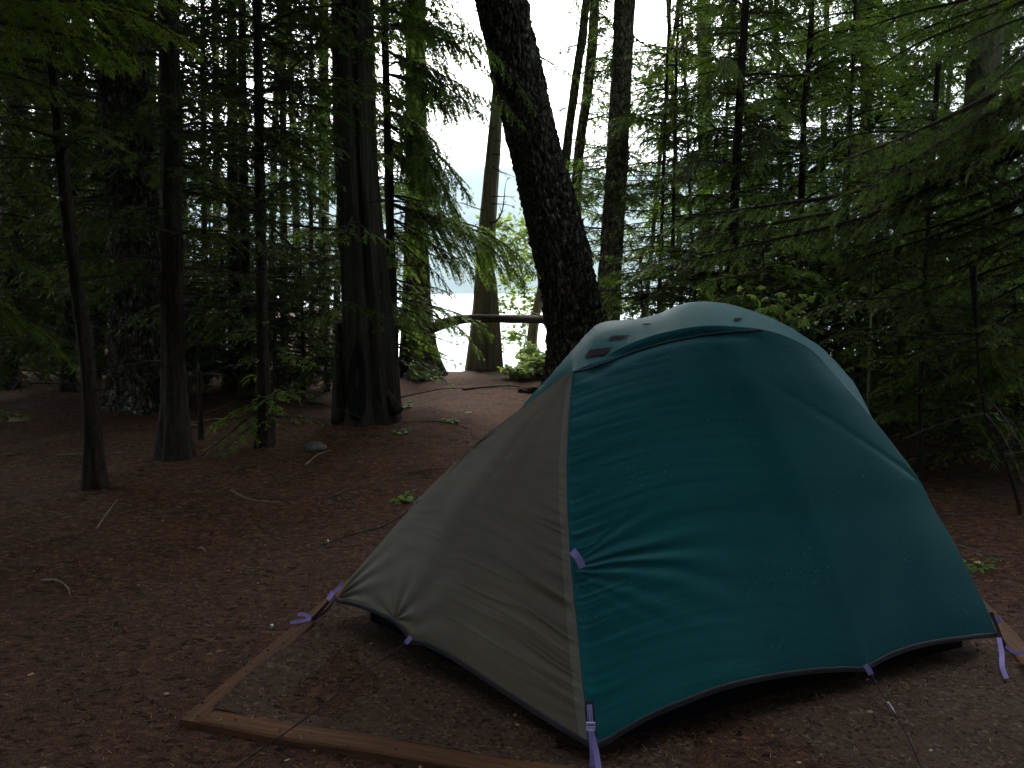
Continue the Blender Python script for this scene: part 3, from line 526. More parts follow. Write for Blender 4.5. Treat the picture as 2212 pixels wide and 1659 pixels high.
# leaning pair right of it
tree("slim_fir", [(1271, -40), (1267, 0), (1257, 83), (1240, 200), (1227, 300), (1218, 380), (1212, 470)], 12.5, [16, 16, 17, 17, 18, 18, 19],
     "left of two slim trunks leaning right behind the great leaning fir", "tree", M['lichened'], seed=41, seg=20, step=.07, live=(2.4, 6.6), nb=22, blen=(.4, .9), W=.3, leaf='hem', ndead=22, deadz=(2, 6.4), upper=12, droop=.5,
     explicit=[E([(1255, 95), (1215, 105), (1180, 120), (1150, 118)], 12.5, 12.2, W=.3, droop=.5), E([(1238, 230), (1205, 240), (1190, 260)], 12.5, 12.4, W=.3, droop=.5)])
tree("slim_fir", [(1288, -40), (1285, 0), (1279, 100), (1264, 233), (1252, 317), (1245, 417), (1243, 520), (1246, 640)], 12.8, [19, 19, 20, 20, 20, 21, 22, 22],
     "right of two slim trunks leaning right behind the great leaning fir", "tree", M['lichened'], seed=42, seg=20, step=.07, live=(1.6, 6.6), nb=40, blen=(.4, 1.2), W=.32, leaf='hem', ndead=26, deadz=(1.6, 6.4), upper=14, droop=.5)
tree("mossy_fir", [(1352, -40), (1350, 0), (1344, 133), (1337, 267), (1330, 400), (1320, 550), (1313, 680)], 11.5, [40, 41, 41, 42, 44, 47, 50],
     "straight lichen crusted trunk rising right of the great leaning fir", "tree", M['lichened'], seed=44, seg=60, step=.045, rough=.12, live=(2.0, 6), nb=32, blen=(.5, 1.4), W=.36, leaf='hem', ndead=40, deadz=(1.5, 6), upper=8, fs=1.3,
     explicit=[E([(1352, 45), (1375, 85), (1420, 110), (1460, 140)], 11.5, 11.4, dead=True, r0=.02, n=14), E([(1335, 335), (1300, 345), (1270, 352)], 11.3, 11, W=.3, tint=.5), E([(1335, 400), (1290, 410), (1250, 430)], 11.3, 11.2, W=.35, tint=.4), E([(1332, 350), (1380, 370), (1430, 385)], 11.3, 11.2, W=.35, tint=.45)])
# saplings and thin trees on the right
def rt(name, px, Y, wp, label, seed, **k):
    d = dict(live=(.8, 5.2), nb=50, blen=(.5, 1.35), W=.36, leaf='hem', ndead=16, deadz=(.5, 4.5), upper=2, droop=.35, tint=.38); d.update(k)
    return tree(name, px, Y, wp, label, "tree", d.pop('mat', M['dark']), seed=seed, **d)
rt("young_hemlock", [(1446, 40), (1443, 77), (1436, 300), (1430, 480), (1424, 660)], 10.6, [3, 4, 6, 7, 9], "thin young hemlock, left of two whips right of the lichen crusted trunk", 51, top=6.5, upper=0, blen=(.3, .8), live=(.7, 5.9), nb=44)
rt("young_hemlock", [(1466, 40), (1462, 100), (1456, 400), (1450, 660)], 10.2, [3, 4, 6, 8], "thin young hemlock, right of two whips right of the lichen crusted trunk", 52, top=6.2, upper=0, blen=(.3, .8), live=(.7, 5.6), nb=44)
rt("pale_trunk_tree", [(1520, -30), (1521, 100), (1523, 250), (1524, 500)], 15.0, [26, 27, 28, 30], "pale distant trunk seen over the tent's left shoulder", 53, mat=M['pale'], live=(2, 8), nb=26, lod=1.25, leaf='hem', upper=14, blen=(.6, 1.4))
rt("slim_hemlock", [(1614, -30), (1612, 0), (1603, 133), (1595, 267), (1588, 433), (1580, 640)], 9.2, [14, 14, 15, 16, 17, 19], "slim dark trunk with hanging dead twigs above the tent's highest point", 54, live=(1.4, 5.2), nb=40, ndead=34, deadz=(1.2, 5), leaf='hem_dark', droop=.6, seg=24, step=.05, explicit=[E([(1588, 300), (1560, 290), (1520, 255), (1475, 250)], 9.2, 9.4, dead=True, n=14, r0=.012), E([(1600, 130), (1540, 130), (1490, 150)], 9.2, 9.5, dead=True, n=12, r0=.012), E([(1590, 260), (1650, 300), (1700, 330)], 9.2, 9, dead=True, n=12, r0=.012)])
rt("slim_hemlock", [(1756, -30), (1750, 93), (1738, 233), (1733, 383), (1722, 573), (1711, 700)], 9.0, [9, 10, 11, 12, 13, 15], "slim dark trunk just left of the bright maple leaves' right edge", 55, leaf='hem', live=(1.2, 5.2), nb=40, ndead=20)
rt("young_hemlock", [(1840, 180), (1838, 227), (1833, 390), (1830, 700)], 8.6, [3, 4, 6, 8], "very thin young hemlock with bright tips above the tent's right shoulder", 56, top=5.0, upper=0, leaf='brightneedle', live=(1.2, 4.6), nb=34, blen=(.3, .8), tint=.5)
rt("conifer_tree", [(1786, -30), (1785, 117), (1780, 233), (1776, 600)], 14.0, [10, 11, 11, 13], "distant thin trunk between the two slim dark trunks over the tent", 57, live=(1, 7.5), nb=40, lod=1.25, blen=(.6, 1.5))
rt("conifer_tree", [(1872, -30), (1872, 300), (1870, 620)], 13.0, [22, 23, 25], "greenish shaded trunk behind the very thin young hemlock", 58, mat=M['lichened'], live=(1, 7.3), nb=40, lod=1.25, blen=(.6, 1.6))
rt("conifer_tree", [(2132, -40), (2135, 0), (2125, 140), (2112, 350), (2100, 560), (2090, 690)], 9.2, [58, 60, 62, 63, 64, 66], "stout pale brown trunk near the right edge behind sweeping boughs", 59, mat=M['pale'], live=(1.2, 5.3), nb=36, leaf='hem', seg=50, step=.05, rough=.1, upper=8, blen=(.8, 1.9), W=.42)
rt("hemlock_sapling", [(2000, 560), (1995, 636), (1988, 920), (1985, 1020)], None, [6, 8, 10, 13], "dark hemlock sapling standing on the litter right of the tent", 60, top=3.2, upper=0, leaf='hem_dark', live=(.5, 3.0), nb=40, blen=(.3, .95), ndead=10, deadz=(.2, 1.6))
rt("hemlock_sapling", [(1935, 640), (1938, 760), (1930, 930)], 8.0, [6, 8, 9], "slight sapling left of the dark sapling by the tent's right slope", 61, top=3.0, upper=0, leaf='hem_dark', live=(.4, 2.8), nb=36, blen=(.3, .9))
rt("hemlock_sapling", [(2110, 740), (2115, 806), (2135, 920), (2168, 986), (2192, 1053)], 4.9, [5, 6, 6, 7, 7], "crooked thin bare stem near the lower right edge", 62, top=1.6, upper=0, nb=4, blen=(.3, .6), leaf='hem_dark', ndead=10, deadz=(.3, 1.2), live=(.9, 1.5), seg=8, flare=.1)
# leaning dead pole and fallen branch, right
g = Geo(); pth = spline([P(2095, 97, 9.6), P(1908, 240, 10.6), P(1878, 275, 10.8), P(1700, 420, 11.6), P(1530, 640, 12.5)], 40); pth = np.vstack([pth, [pth[-1][0] - .5, pth[-1][1] + .3, -.3]]); tube(g, pth, np.linspace(.03, .06, len(pth)), 10)
tag(g.obj("dead_pole", M['wood'], None, tuple(pth[-1])), "long thin dead pole leaning up to the right through the saplings", "dead tree")
g = Geo(); pth = spline([P(1640, 716, 11.8), P(1700, 718, 11.8), P(1800, 719, 11.8), P(1880, 712, 11.8)], 30); tube(g, pth, np.linspace(.07, .045, 30) * (1 + .1 * np.sin(np.arange(30))), 12)
for k, (a, b) in enumerate([((1700, 718), (1690, 740)), ((1760, 722), (1800, 750)), ((1740, 718), (1720, 760)), ((1650, 716), (1640, 800)), ((1860, 714), (1870, 820))]): tube(g, [P(*a, 11.8), P(*b, 11.8 + .1 * k)], [.02, .012], 6)
tag(g.obj("fallen_branch", M['log'], None, tuple(pth[0])), "horizontal fallen branch right behind the tent's right shoulder", "fallen branch")

# hemlocks standing just outside the picture, their boughs sweep into it
nb_ = dict(ds=.038, dsub=.03, ql=.055, qw=.012)
tree("near_hemlock", [(2560, 300), (2570, 900)], 5.2, [60, 70], "near hemlock beyond the right edge with long dark boughs sweeping down leftward", "tree", M['dark'], seed=71, live=(.8, 4), nb=0, ndead=0, upper=8, leaf='hem', lod=.85, tint=.22, droop=.5, needles=True,
     explicit=doubled([E([(2560, 20), (2390, 90), (2212, 200), (2075, 283), (1980, 340), (1900, 387), (1850, 420)], 5.2, 4.9, r0=.04, W=.5), E([(2550, 160), (2380, 240), (2200, 315), (2040, 377), (1875, 443), (1758, 467), (1620, 492), (1495, 520)], 5.2, 6.2, r0=.045, W=.5, tint=.4),
               E([(2550, 60), (2350, 160), (2180, 240), (2060, 320), (1960, 400)], 5.3, 5.6, r0=.024, W=.5), E([(2550, 260), (2380, 330), (2200, 420), (2050, 480), (1900, 520), (1800, 545)], 5.2, 5.9, r0=.026, W=.48), E([(2550, 340), (2400, 420), (2260, 480), (2120, 540), (2000, 590)], 5.2, 5.6, r0=.024, W=.45),
               E([(2550, 420), (2400, 520), (2280, 580), (2160, 640), (2060, 690)], 5.2, 5.4, r0=.022, W=.36), E([(2550, 540), (2420, 620), (2300, 670), (2180, 740), (2100, 790)], 5.2, 5.3, r0=.02, W=.38), E([(2550, -120), (2350, -60), (2150, 10), (2000, 60), (1900, 110)], 5.2, 6.0, r0=.028, W=.48), E([(2550, 100), (2400, 130), (2280, 190), (2190, 260)], 5.0, 4.4, r0=.02, W=.42), E([(2550, -20), (2400, 10), (2260, 70), (2150, 150)], 5.2, 5.0, r0=.024, W=.42),
               E([(2560, 500), (2440, 520), (2300, 530), (2180, 560)], 5.2, 6.2, r0=.02, W=.4)]))
tree("near_hemlock", [(-330, 300), (-340, 1000)], 4.6, [60, 70], "near hemlock beyond the left edge with bright sprays hanging into the upper corner", "tree", M['dark'], seed=73, live=(.8, 4), nb=0, ndead=0, upper=22, leaf='brightneedle', tint=.35, droop=.35, needles=True, lod=.68,
     explicit=[E([(-330, -60), (-100, -30), (80, 0), (220, 10), (330, 45), (430, 115)], 4.4, 3.9, r0=.02, W=.36, tint=.5), E([(-330, -20), (-100, 30), (60, 60), (180, 85), (290, 130)], 4.4, 4.1, r0=.02, W=.34), E([(-330, -120), (-50, -90), (150, -50), (300, -20), (420, 20)], 4.4, 4.4, r0=.02, W=.34), E([(-330, 60), (-120, 120), (20, 160), (130, 200), (200, 230)], 4.4, 4.3, r0=.02, W=.3, tint=.2),
               E([(-330, 560), (-150, 600), (-20, 650), (80, 710), (160, 790)], 4.5, 4.9, r0=.016, W=.3, tint=.2), E([(-330, 460), (-150, 500), (0, 540), (110, 590)], 4.5, 5.2, r0=.016, W=.3, tint=.1), E([(-330, 820), (-200, 840), (-80, 860), (50, 895)], 4.5, 4.5, r0=.012, W=.22, tint=.35), E([(-330, 300), (-150, 330), (0, 370), (120, 420)], 4.5, 5.2, r0=.016, W=.3, tint=.1)])
# a low green spray beside the slim pole trunk
tree("hemlock_sapling", [(592, 840), (590, 900), (588, 965)], None, [5, 6, 8], "low hemlock sapling spreading a green spray over the litter left of the hollow cedar", "sapling", M['dark'], seed=75, top=1.1, live=(.2, 1.0), nb=6, blen=(.3, .6), ndead=2, deadz=(.1, .6), upper=0, leaf='hem', tint=.45, seg=8,
     explicit=[E([(588, 872), (540, 900), (480, 950), (405, 1008)], 6.95, 6.4, W=.3, tint=.6, droop=.2), E([(588, 890), (530, 930), (470, 985)], 6.95, 6.3, W=.28, tint=.55, droop=.2), E([(588, 860), (520, 885), (450, 930)], 6.95, 6.8, W=.28, tint=.4, droop=.2)])

# further trees of the wood
def rank(L, i): return ORD[sorted(range(len(L)), key=lambda k: L[k][0]).index(i)]
def fill(kind, rows, group, cat="tree"):
    for i, (px, Y, wpx, seed, k) in enumerate(rows):
        lean = ((seed * 37) % 11 - 5) * (4 if px < 1000 else 9); wpx = wpx * (1 if px < 1000 else .6); lab = k.pop('label')
        tree(kind, [(px + lean * 1.6, -40), (px + lean * .7, 300), (px, 640)], Y, [wpx * .8, wpx * .9, wpx], lab, cat, k.pop('mat', M['dark']), group, seed=seed, **k)
ORD = ["first", "second", "third", "fourth", "fifth", "sixth", "seventh", "eighth", "ninth", "tenth", "eleventh", "twelfth", "thirteenth", "fourteenth", "fifteenth", "sixteenth"]
Lr = [(-60, 8.6, 40), (18, 11, 38), (60, 15, 26), (92, 19, 30), (150, 10.5, 22), (182, 17, 24), (214, 13, 20), (236, 22, 22), (330, 13.5, 30), (345, 18, 22), (402, 16, 20), (470, 18.5, 16), (585, 17, 14), (645, 16.5, 16), (700, 15.5, 22), (728, 13.6, 14)]
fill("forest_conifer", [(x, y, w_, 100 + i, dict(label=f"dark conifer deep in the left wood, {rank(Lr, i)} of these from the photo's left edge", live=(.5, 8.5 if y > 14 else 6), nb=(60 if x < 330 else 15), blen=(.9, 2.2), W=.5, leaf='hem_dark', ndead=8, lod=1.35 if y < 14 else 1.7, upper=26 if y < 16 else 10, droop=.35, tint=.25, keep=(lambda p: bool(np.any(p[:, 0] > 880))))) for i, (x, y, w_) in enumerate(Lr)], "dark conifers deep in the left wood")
Rr = [(1398, 12.6, 14), (1498, 11.6, 10), (1555, 12.4, 12), (1648, 11.2, 12), (1690, 13.2, 18), (1812, 11.2, 14), (1905, 10.2, 14), (1950, 12.5, 20), (2015, 11, 16), (2060, 13.4, 18), (2165, 11.5, 22), (2230, 9.6, 26), (1470, 13.6, 16), (1585, 14.2, 16), (1730, 14.4, 18)]
fill("lakeside_hemlock", [(x, y, w_, 140 + i, dict(label=f"green hemlock in the thicket by the lake, {rank(Rr, i)} of these counted from the mossy trunk", live=(.3, 6.4), nb=(66 if x > 1520 else 34), blen=(.6, 1.6), W=.42, leaf=['hem', 'brightneedle', 'fir'][i % 3], ndead=14, deadz=(.4, 5), lod=1.2, upper=3, droop=.4, tint=.42, mat=M['lichened'])) for i, (x, y, w_) in enumerate(Rr)], "hemlocks in the thicket along the shore")
# low saplings that close the view under the crowns
Ls = [(30, 12, 2.6), (130, 13, 2.4), (205, 11.5, 2.8), (330, 12.2, 2.6), (420, 12.5, 2.2), (480, 11.3, 1.9), (590, 11.4, 2.4), (650, 10.3, 1.9), (700, 11.2, 2.5), (250, 16, 3.6), (540, 15, 3.6), (380, 10.4, 1.7), (455, 14, 3), (500, 17, 3.4), (90, 15, 3.2)]
for i, (x, y, h) in enumerate(Ls):
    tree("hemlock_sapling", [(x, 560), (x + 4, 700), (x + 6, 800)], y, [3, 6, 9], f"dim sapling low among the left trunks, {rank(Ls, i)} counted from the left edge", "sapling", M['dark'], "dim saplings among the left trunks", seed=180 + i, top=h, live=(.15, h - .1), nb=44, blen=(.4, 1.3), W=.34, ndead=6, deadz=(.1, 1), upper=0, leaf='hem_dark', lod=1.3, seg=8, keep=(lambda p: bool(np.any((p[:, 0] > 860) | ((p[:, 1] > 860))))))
Rs = [(1385, 9.8, 1.9), (1500, 9.0, 1.9), (1650, 8.3, 2.0), (1770, 8.8, 1.8), (1850, 8.4, 2.3), (1905, 8.2, 1.7), (1975, 9.8, 2.5), (2040, 8.2, 2.4), (2105, 9.2, 2.3), (2160, 7.6, 1.9), (2215, 8.6, 2.8), (2060, 6.7, 1.2), (2190, 6.2, 1.7), (2250, 7, 2.6)]
for i, (x, y, h) in enumerate(Rs):
    tree("hemlock_sapling", [(x, 600), (x + 4, 700), (x + 6, 800)], y, [3, 6, 9], f"leafy sapling in the undergrowth, {rank(Rs, i)} counted rightward from the mossy trunk", "sapling", M['dark'], "leafy saplings in the right undergrowth", seed=200 + i, top=h, live=(.15, h - .05), nb=46, blen=(.35, 1.1), W=.32, ndead=14, deadz=(.1, 1.4), upper=0, leaf=['hem', 'brightneedle'][i % 2], lod=1.15, seg=8, tint=.35)
# unseen trees added behind and beside the camera to shade the clearing
def offtree(x, y, h, seed, label):
    rng = np.random.default_rng(seed); root = empty("shade_conifer", (x, y, 0), label, "tree", "unseen conifers added to shade the clearing"); g = Geo()
    pts = np.array([[x, y, -.1], [x + .1, y, 4], [x + .15, y + .1, h]]); trunk_geo(g, pts, [.24, .18, .03], 16, .3, .3, 0, .1, seed); g.obj("trunk", M['dark'], root, (x, y, 0))
    g = Geo()
    for k in range(130):
        z = rng.uniform(1.6, h); az = rng.uniform(0, 6.28); L = 3.2 * (1 - ((z - 2.5) / (h - 1.5)) ** 1.6 * .75) * rng.uniform(.7, 1.1); hh = np.array([math.cos(az), math.sin(az), 0]); p0 = np.array([x, y, z])
        e = p0 + hh * L
        if e[2] < CAM_Z + .5 * max(0, e[1]) + 1.6 and e[1] > -.8 and abs(e[0]) < max(0, e[1]) * .85 + 1.8: continue
        bough(g, [p0, p0 + hh * L * .5 + [0, 0, .05 * L], e + [0, 0, -.22 * L]], 1.0, rng, ds=.17, dsub=.15, ql=.32, qw=.15, droop=.3, r0=.03)
    g.obj("crown", [M['dark'], M['wood'], M['hem_dark']], root, (x, y, 0), smooth=False)
for i, (x, y, h) in enumerate([(-4.5, 1.0, 16), (-6.5, -4, 18), (-1.2, -4.5, 17), (3.5, -3, 17), (5.6, .2, 16), (-7.5, 4.5, 17), (0.5, -10, 18), (1.9, -2.2, 16), (8, -2, 17), (4.9, -1.0, 14), (7.2, 1.6, 15), (-3.3, -1.0, 15), (-5.2, 2.9, 15), (-4.2, -2.4, 14), (2.2, -5.5, 16)]): offtree(x, y, h, 300 + i, "unseen conifer added around the clearing to shade it")

# ---------------------------------------------------------------- log rail
g = Geo(); pth = spline([P(1215, 691, 10.6), P(1184, 690, 11.2), P(1100, 689, 12.2), P(1015, 688.5, 12.5), P(975, 694, 12.55), P(940, 706, 12.5), P(905, 720, 12.45)], 70); rr = np.interp(np.linspace(0, 1, 70), [0, .6, .75, 1], [.064, .066, .07, .1])
tube(g, pth, rr * (1 + .05 * vn(np.stack([np.arange(70) * .4, pth[:, 0] * 0, pth[:, 0] * 0], -1), 4)), 20)
lg = g.obj("log_rail", M['log'], None, tuple(pth[30])); tag(lg, "dark horizontal log lodged between the great leaning fir and the left trunks", "log")
g = Geo(); pth = spline([P(1150, 674, 11.1), P(1165, 681, 11.05), P(1187, 689, 10.85)], 10); tube(g, pth, np.linspace(.008, .02, 10), 8); tag(g.obj("split_stick", M['split'], None, tuple(pth[0])), "pale split stick resting on the horizontal log", "stick")

# ---------------------------------------------------------------- broad leaved plants
def leafshape(kind):
    if kind == 'maple': a = np.radians([0, 22, 40, 62, 85, 112, 140, 180, 220, 248, 275, 298, 320, 338]); r = np.array([1, .5, .85, .45, .75, .4, .3, .12, .3, .4, .75, .45, .85, .5]); return np.stack([r * np.cos(a), r * np.sin(a)], 1)
    a = np.linspace(0, 2 * np.pi, 12, endpoint=False); return np.stack([.5 + .5 * np.cos(a) * (1), .3 * np.sin(a) * (1 - .25 * np.cos(a))], 1)
def leaf(g, p, d, up, size, kind, tint, mat=0):
    s2 = leafshape(kind); d = nrm(d); sd_ = nrm(np.cross(d, up)); n = np.cross(sd_, d); k = len(s2)
    V = p + size * (s2[:, :1] * d + s2[:, 1:] * sd_ + (-.35 * np.abs(s2[:, 1:]) ** 1.3 - .18 * s2[:, :1] ** 2) * n)
    c = p + size * (.15 if kind == 'maple' else .5) * d; V = np.vstack([V, c]); F_ = [[k, i, (i + 1) % k, (i + 2) % k] for i in range(0, k, 2)]
    g.add(V, F_, mat, tint)
def plant(name, base, stems, kind, size, nleaf, mat, label, cat, seed, spread, h, flat=.6, group=None, tint=.45):
    rng = np.random.default_rng(seed); base = np.array(base, float); base[2] = gz(base); g = Geo(); gs = Geo()
    for i in range(stems):
        az = rng.uniform(0, 6.28); l = rng.uniform(.3, 1) ** .7; tip = base + [math.cos(az) * spread * l, math.sin(az) * spread * l, h * rng.uniform(.45, 1) * (1.15 - .5 * l)]
        pts = spline([base + rng.normal(0, .02, 3) * [1, 1, 0] - [0, 0, .02], base * .5 + tip * .5 + [0, 0, .12 * h], tip], 10); tube(gs, pts, np.linspace(.004, .0015, 10), 4, 0, 0, False)
        for j in range(nleaf):
            q = rng.uniform(.3, 1); p = np.array([np.interp(q, np.linspace(0, 1, 10), pts[:, c]) for c in range(3)]); a2 = rng.uniform(0, 6.28); dd = np.array([math.cos(a2), math.sin(a2), rng.uniform(-.4, .35)]); o = p + dd * size * .5
            tube(gs, [p, o], [.0012, .0008], 3, 0, 0, False); leaf(g, o, dd, nrm(np.array([0, 0, 1.]) + rng.normal(0, flat, 3)), size * rng.uniform(.6, 1.15), kind, np.clip(tint + rng.normal(0, .22), 0, 1))
    r = empty(name, base, label, cat, group); gs.obj("stem", M['wood'], r, base); g.obj("foliage", M[mat], r, base, smooth=False); return r
for i, (px, py, sp, h, st, lab) in enumerate([(1160, 815, .42, .45, 34, "lower left clump of bright green leaves at the foot of the great leaning fir"), (1145, 798, .24, .66, 20, "tallest sprig of bright green leaves left of the great leaning fir"), (1180, 795, .34, .6, 30, "clump of bright green leaves hidden partly by the great leaning fir"), (1122, 822, .3, .3, 18, "smallest bright bush creeping beside the path to the lake")]):
    b = G(px, py + 10); plant("leafy_bush", b, st, 'oval', .095, 22, 'yleaf', lab, "bush", 400 + i, sp, h)
for i, (px, py, sp, h, st, lab) in enumerate([(915, 828, .3, .25, 16, "light green low bush at the foot of the thick trunk left of the lake gap"), (878, 886, .14, .12, 7, "small bright plant beside the hollow cedar's right foot"), (866, 948, .08, .06, 5, "tiny bright plant on the litter left of the path"), (972, 926, .09, .07, 5, "tiny green plant in the middle of the path"), (880, 1082, .09, .09, 6, "tiny green plant next to the tent's left edge"), (664, 868, .5, .35, 16, "loose low bush in the dim undergrowth left of the hollow cedar"), (1700, 790, .4, .5, 12, "leafy low bush right behind the tent"), (2120, 1228, .08, .06, 4, "tiny pale plant at the foot of the tent's right slope"), (940, 820, .25, .18, 10, "low bush spreading by the shore left of the grey cedar")]):
    b = G(px, py); plant("green_plant", b, max(3, st // 2) if py > 850 else st, 'maple' if i in (1, 2, 3, 4) else 'oval', .055 if i in (1, 2, 3, 4, 7) else .06, 6, 'leaf', lab, "plant", 420 + i, sp, h, .35, tint=.35 if i not in (5, 6) else .1)
def leafbranches(name, brs, n, size, kind, mat, label, cat, seed, jit, base, tint=.5):
    rng = np.random.default_rng(seed); g = Geo(); gs = Geo()
    for br in brs:
        pts = spline(br, 24); tube(gs, pts, np.linspace(.014, .003, 24), 5, 0, 0, False)
        for j in range(n):
            q = rng.integers(4, 24); p = pts[q] + rng.normal(0, jit, 3); tube(gs, [pts[q], p], [.0025, .0012], 3, 0, 0, False)
            for k in range(2):
                a2 = rng.uniform(0, 6.28); dd = np.array([math.cos(a2), math.sin(a2), rng.uniform(-.7, .2)]); leaf(g, p + rng.normal(0, size * .6, 3), dd, nrm(np.array([0, 0, 1.]) + rng.normal(0, .7, 3)), size * rng.uniform(.6, 1.2), kind, np.clip(tint + rng.normal(0, .2), 0, 1))
    r = empty(name, base, label, cat); gs.obj("trunk", M['grey_cedar'], r, base); g.obj("crown", M[mat], r, base, smooth=False)
Ya = 15.2; ab = P(1128, 800, Ya); ab[2] = -1.5
leafbranches("shore_alder", [[ab, P(1135, 700, Ya), P(1130, 600, Ya), P(1110, 500, Ya), P(1095, 470, Ya)], [P(1134, 690, Ya), P(1100, 650, Ya), P(1075, 655, Ya), P(1062, 675, Ya)], [P(1134, 640, Ya), P(1110, 600, Ya), P(1080, 590, Ya)], [P(1132, 600, Ya), P(1150, 560, Ya), P(1160, 520, Ya)], [P(1128, 560, Ya), P(1100, 530, Ya), P(1076, 520, Ya)], [P(1120, 520, Ya), P(1140, 500, Ya), P(1150, 470, Ya)], [P(1134, 720, Ya), P(1110, 725, Ya), P(1090, 730, Ya)], [P(1130, 640, Ya), P(1155, 650, Ya), P(1170, 670, Ya)], [P(1112, 500, Ya), P(1080, 485, Ya), P(1060, 480, Ya)]],
             80, .1, 'oval', 'yleaf', "bright yellow green alder by the shore beyond the log", "tree", 440, .11, ab)
ab = P(1690, 760, 7.6); ab[2] = 0
leafbranches("vine_maple", [[ab, P(1705, 720, 7.6), P(1690, 690, 7.6), P(1660, 665, 7.6)], [ab, P(1715, 700, 7.6), P(1730, 670, 7.5), P(1742, 655, 7.5)], [ab, P(1690, 700, 7.6), P(1680, 665, 7.6), P(1672, 648, 7.6)], [ab, P(1670, 715, 7.6), P(1640, 690, 7.6), P(1620, 668, 7.6)]], 26, .085, 'maple', 'yleaf', "bright green maple leaves showing behind the tent's right shoulder", "maple", 441, .1, ab, .75)
leafbranches("vine_maple", [[P(1885, 720, 7.2) * [1, 1, 0], P(1885, 600, 7.2), P(1900, 540, 7.2)], [P(1885, 720, 7.2) * [1, 1, 0], P(1880, 640, 7.2), P(1850, 600, 7.2)]], 8, .06, 'maple', 'leaf', "sparse maple sprig in the shade beneath the sweeping right boughs", "maple", 442, .14, P(1885, 720, 7.2) * [1, 1, 0], .3)

# ---------------------------------------------------------------- timber tent pad
def corner_mesh(g, c, z0, z1, bev=.004):               # prism over the polygon c (4 corners), slight chamfer on top
    c = np.array(c, float); m_ = c.mean(0); n = len(c)
    d = nrm(c - m_); rings = [np.c_[c, np.full(n, z0)], np.c_[c, np.full(n, z1 - bev)], np.c_[c - d * bev * 1.4, np.full(n, z1)]]
    V = np.vstack(rings); g.add(V, grid_faces(n, 3, True)); g.add(rings[2], [[0, 1, 2, 3]])
ZT = .034
A = G(386, 1554, ZT)[:2]; Bn = G(1120, 1680, ZT)[:2]; Cl = G(747, 1253, ZT)[:2]; Ai = G(467, 1531, ZT)[:2]
fdir = nrm(Bn - A); ldir = nrm(Cl - A); wf = abs(np.cross(fdir, Ai - A)); wl = abs(np.cross(ldir, Ai - A))
LB = 3.7; LF = float(np.linalg.solve(np.stack([fdir, ldir], 1), G(2175, 1345, ZT)[:2] - A)[0])
A2, B2 = A + fdir * LF, A + ldir * LB; C2 = A2 + ldir * LB
def beam(name, a, b, wd, inward, label, cut0=0, cut1=0):
    d = nrm(b - a); L = np.linalg.norm(b - a); n = 60; t = np.linspace(0, 1, n); g = Geo()
    base = np.array([*a, 0.]); P0 = a + d * (L * t)[:, None]
    wob = .004 * vn(np.stack([t * 9, t * 0, t * 0], -1), int(abs(a[0]) * 10) + 3)
    prof = [(0, -.12), (0, ZT - .006), (.006, ZT), (wd - .006, ZT), (wd, ZT - .006), (wd, -.12)]
    V = np.array([[[*(P0[i] + inward * (u + wob[i])), z + (wob[i] if z > 0 else 0)] for (u, z) in prof] for i in range(n)])
    g.add(V.reshape(-1, 3), grid_faces(6, n)); 
    for i in (0, n - 1):
        k = V[i]; g.add(k, [[0, 1, 4, 5], [1, 2, 3, 4]] if i else [[5, 4, 1, 0], [4, 3, 2, 1]])
    o = g.obj(name, M['plank'], None, (0, 0, 0), smooth=False)
    me = o.data; co = np.empty(len(me.vertices) * 3, np.float32); me.vertices.foreach_get("co", co); co = co.reshape(-1, 3) - base; c, s = d[0], d[1]
    me.vertices.foreach_set("co", np.stack([co[:, 0] * c + co[:, 1] * s, -co[:, 0] * s + co[:, 1] * c, co[:, 2]], 1).ravel().astype(np.float32)); me.update()
    o.location = base; o.rotation_euler[2] = math.atan2(s, c); tag(o, label, "timber", "timbers edging the tent pad"); return o
beam("timber_beam", A, B2, wl, fdir, "worn brown timber running back along the pad's left side, lighter on top")
beam("timber_beam", A + ldir * .0 + fdir * (wl + .003), A2, wf, ldir, "dark brown timber along the front of the tent pad with ropes across it")
beam("timber_beam", A2 + ldir * (wf + .003), C2, wl, -fdir, "timber along the pad's right side, mostly hidden by the tent")
g = Geo(); nn_ = 140
iu = np.linspace(0, 1, nn_); c00 = A + fdir * (wl - .01) + ldir * (wf - .01); c10 = A2 - fdir * (wl - .01) + ldir * (wf - .01); c01 = B2 + fdir * (wl - .01); c11 = C2 - fdir * (wl - .01)
U_, V_ = np.meshgrid(iu, iu); XY = (c00 * ((1 - U_) * (1 - V_))[..., None] + c10 * (U_ * (1 - V_))[..., None] + c01 * ((1 - U_) * V_)[..., None] + c11 * (U_ * V_)[..., None])
Zp = .016 + .012 * fbm(np.stack([XY[..., 0] * 3, XY[..., 1] * 3, XY[..., 0] * 0], -1), 3, 8) + .02 * np.clip(1 - np.minimum(U_, V_) / .03, 0, 1)
g.add(np.dstack([XY, Zp]), grid_faces(nn_, nn_)); tag(g.obj("pad_soil", M['pad']), "gritty packed soil filling the timber tent pad", "ground", kind="structure")

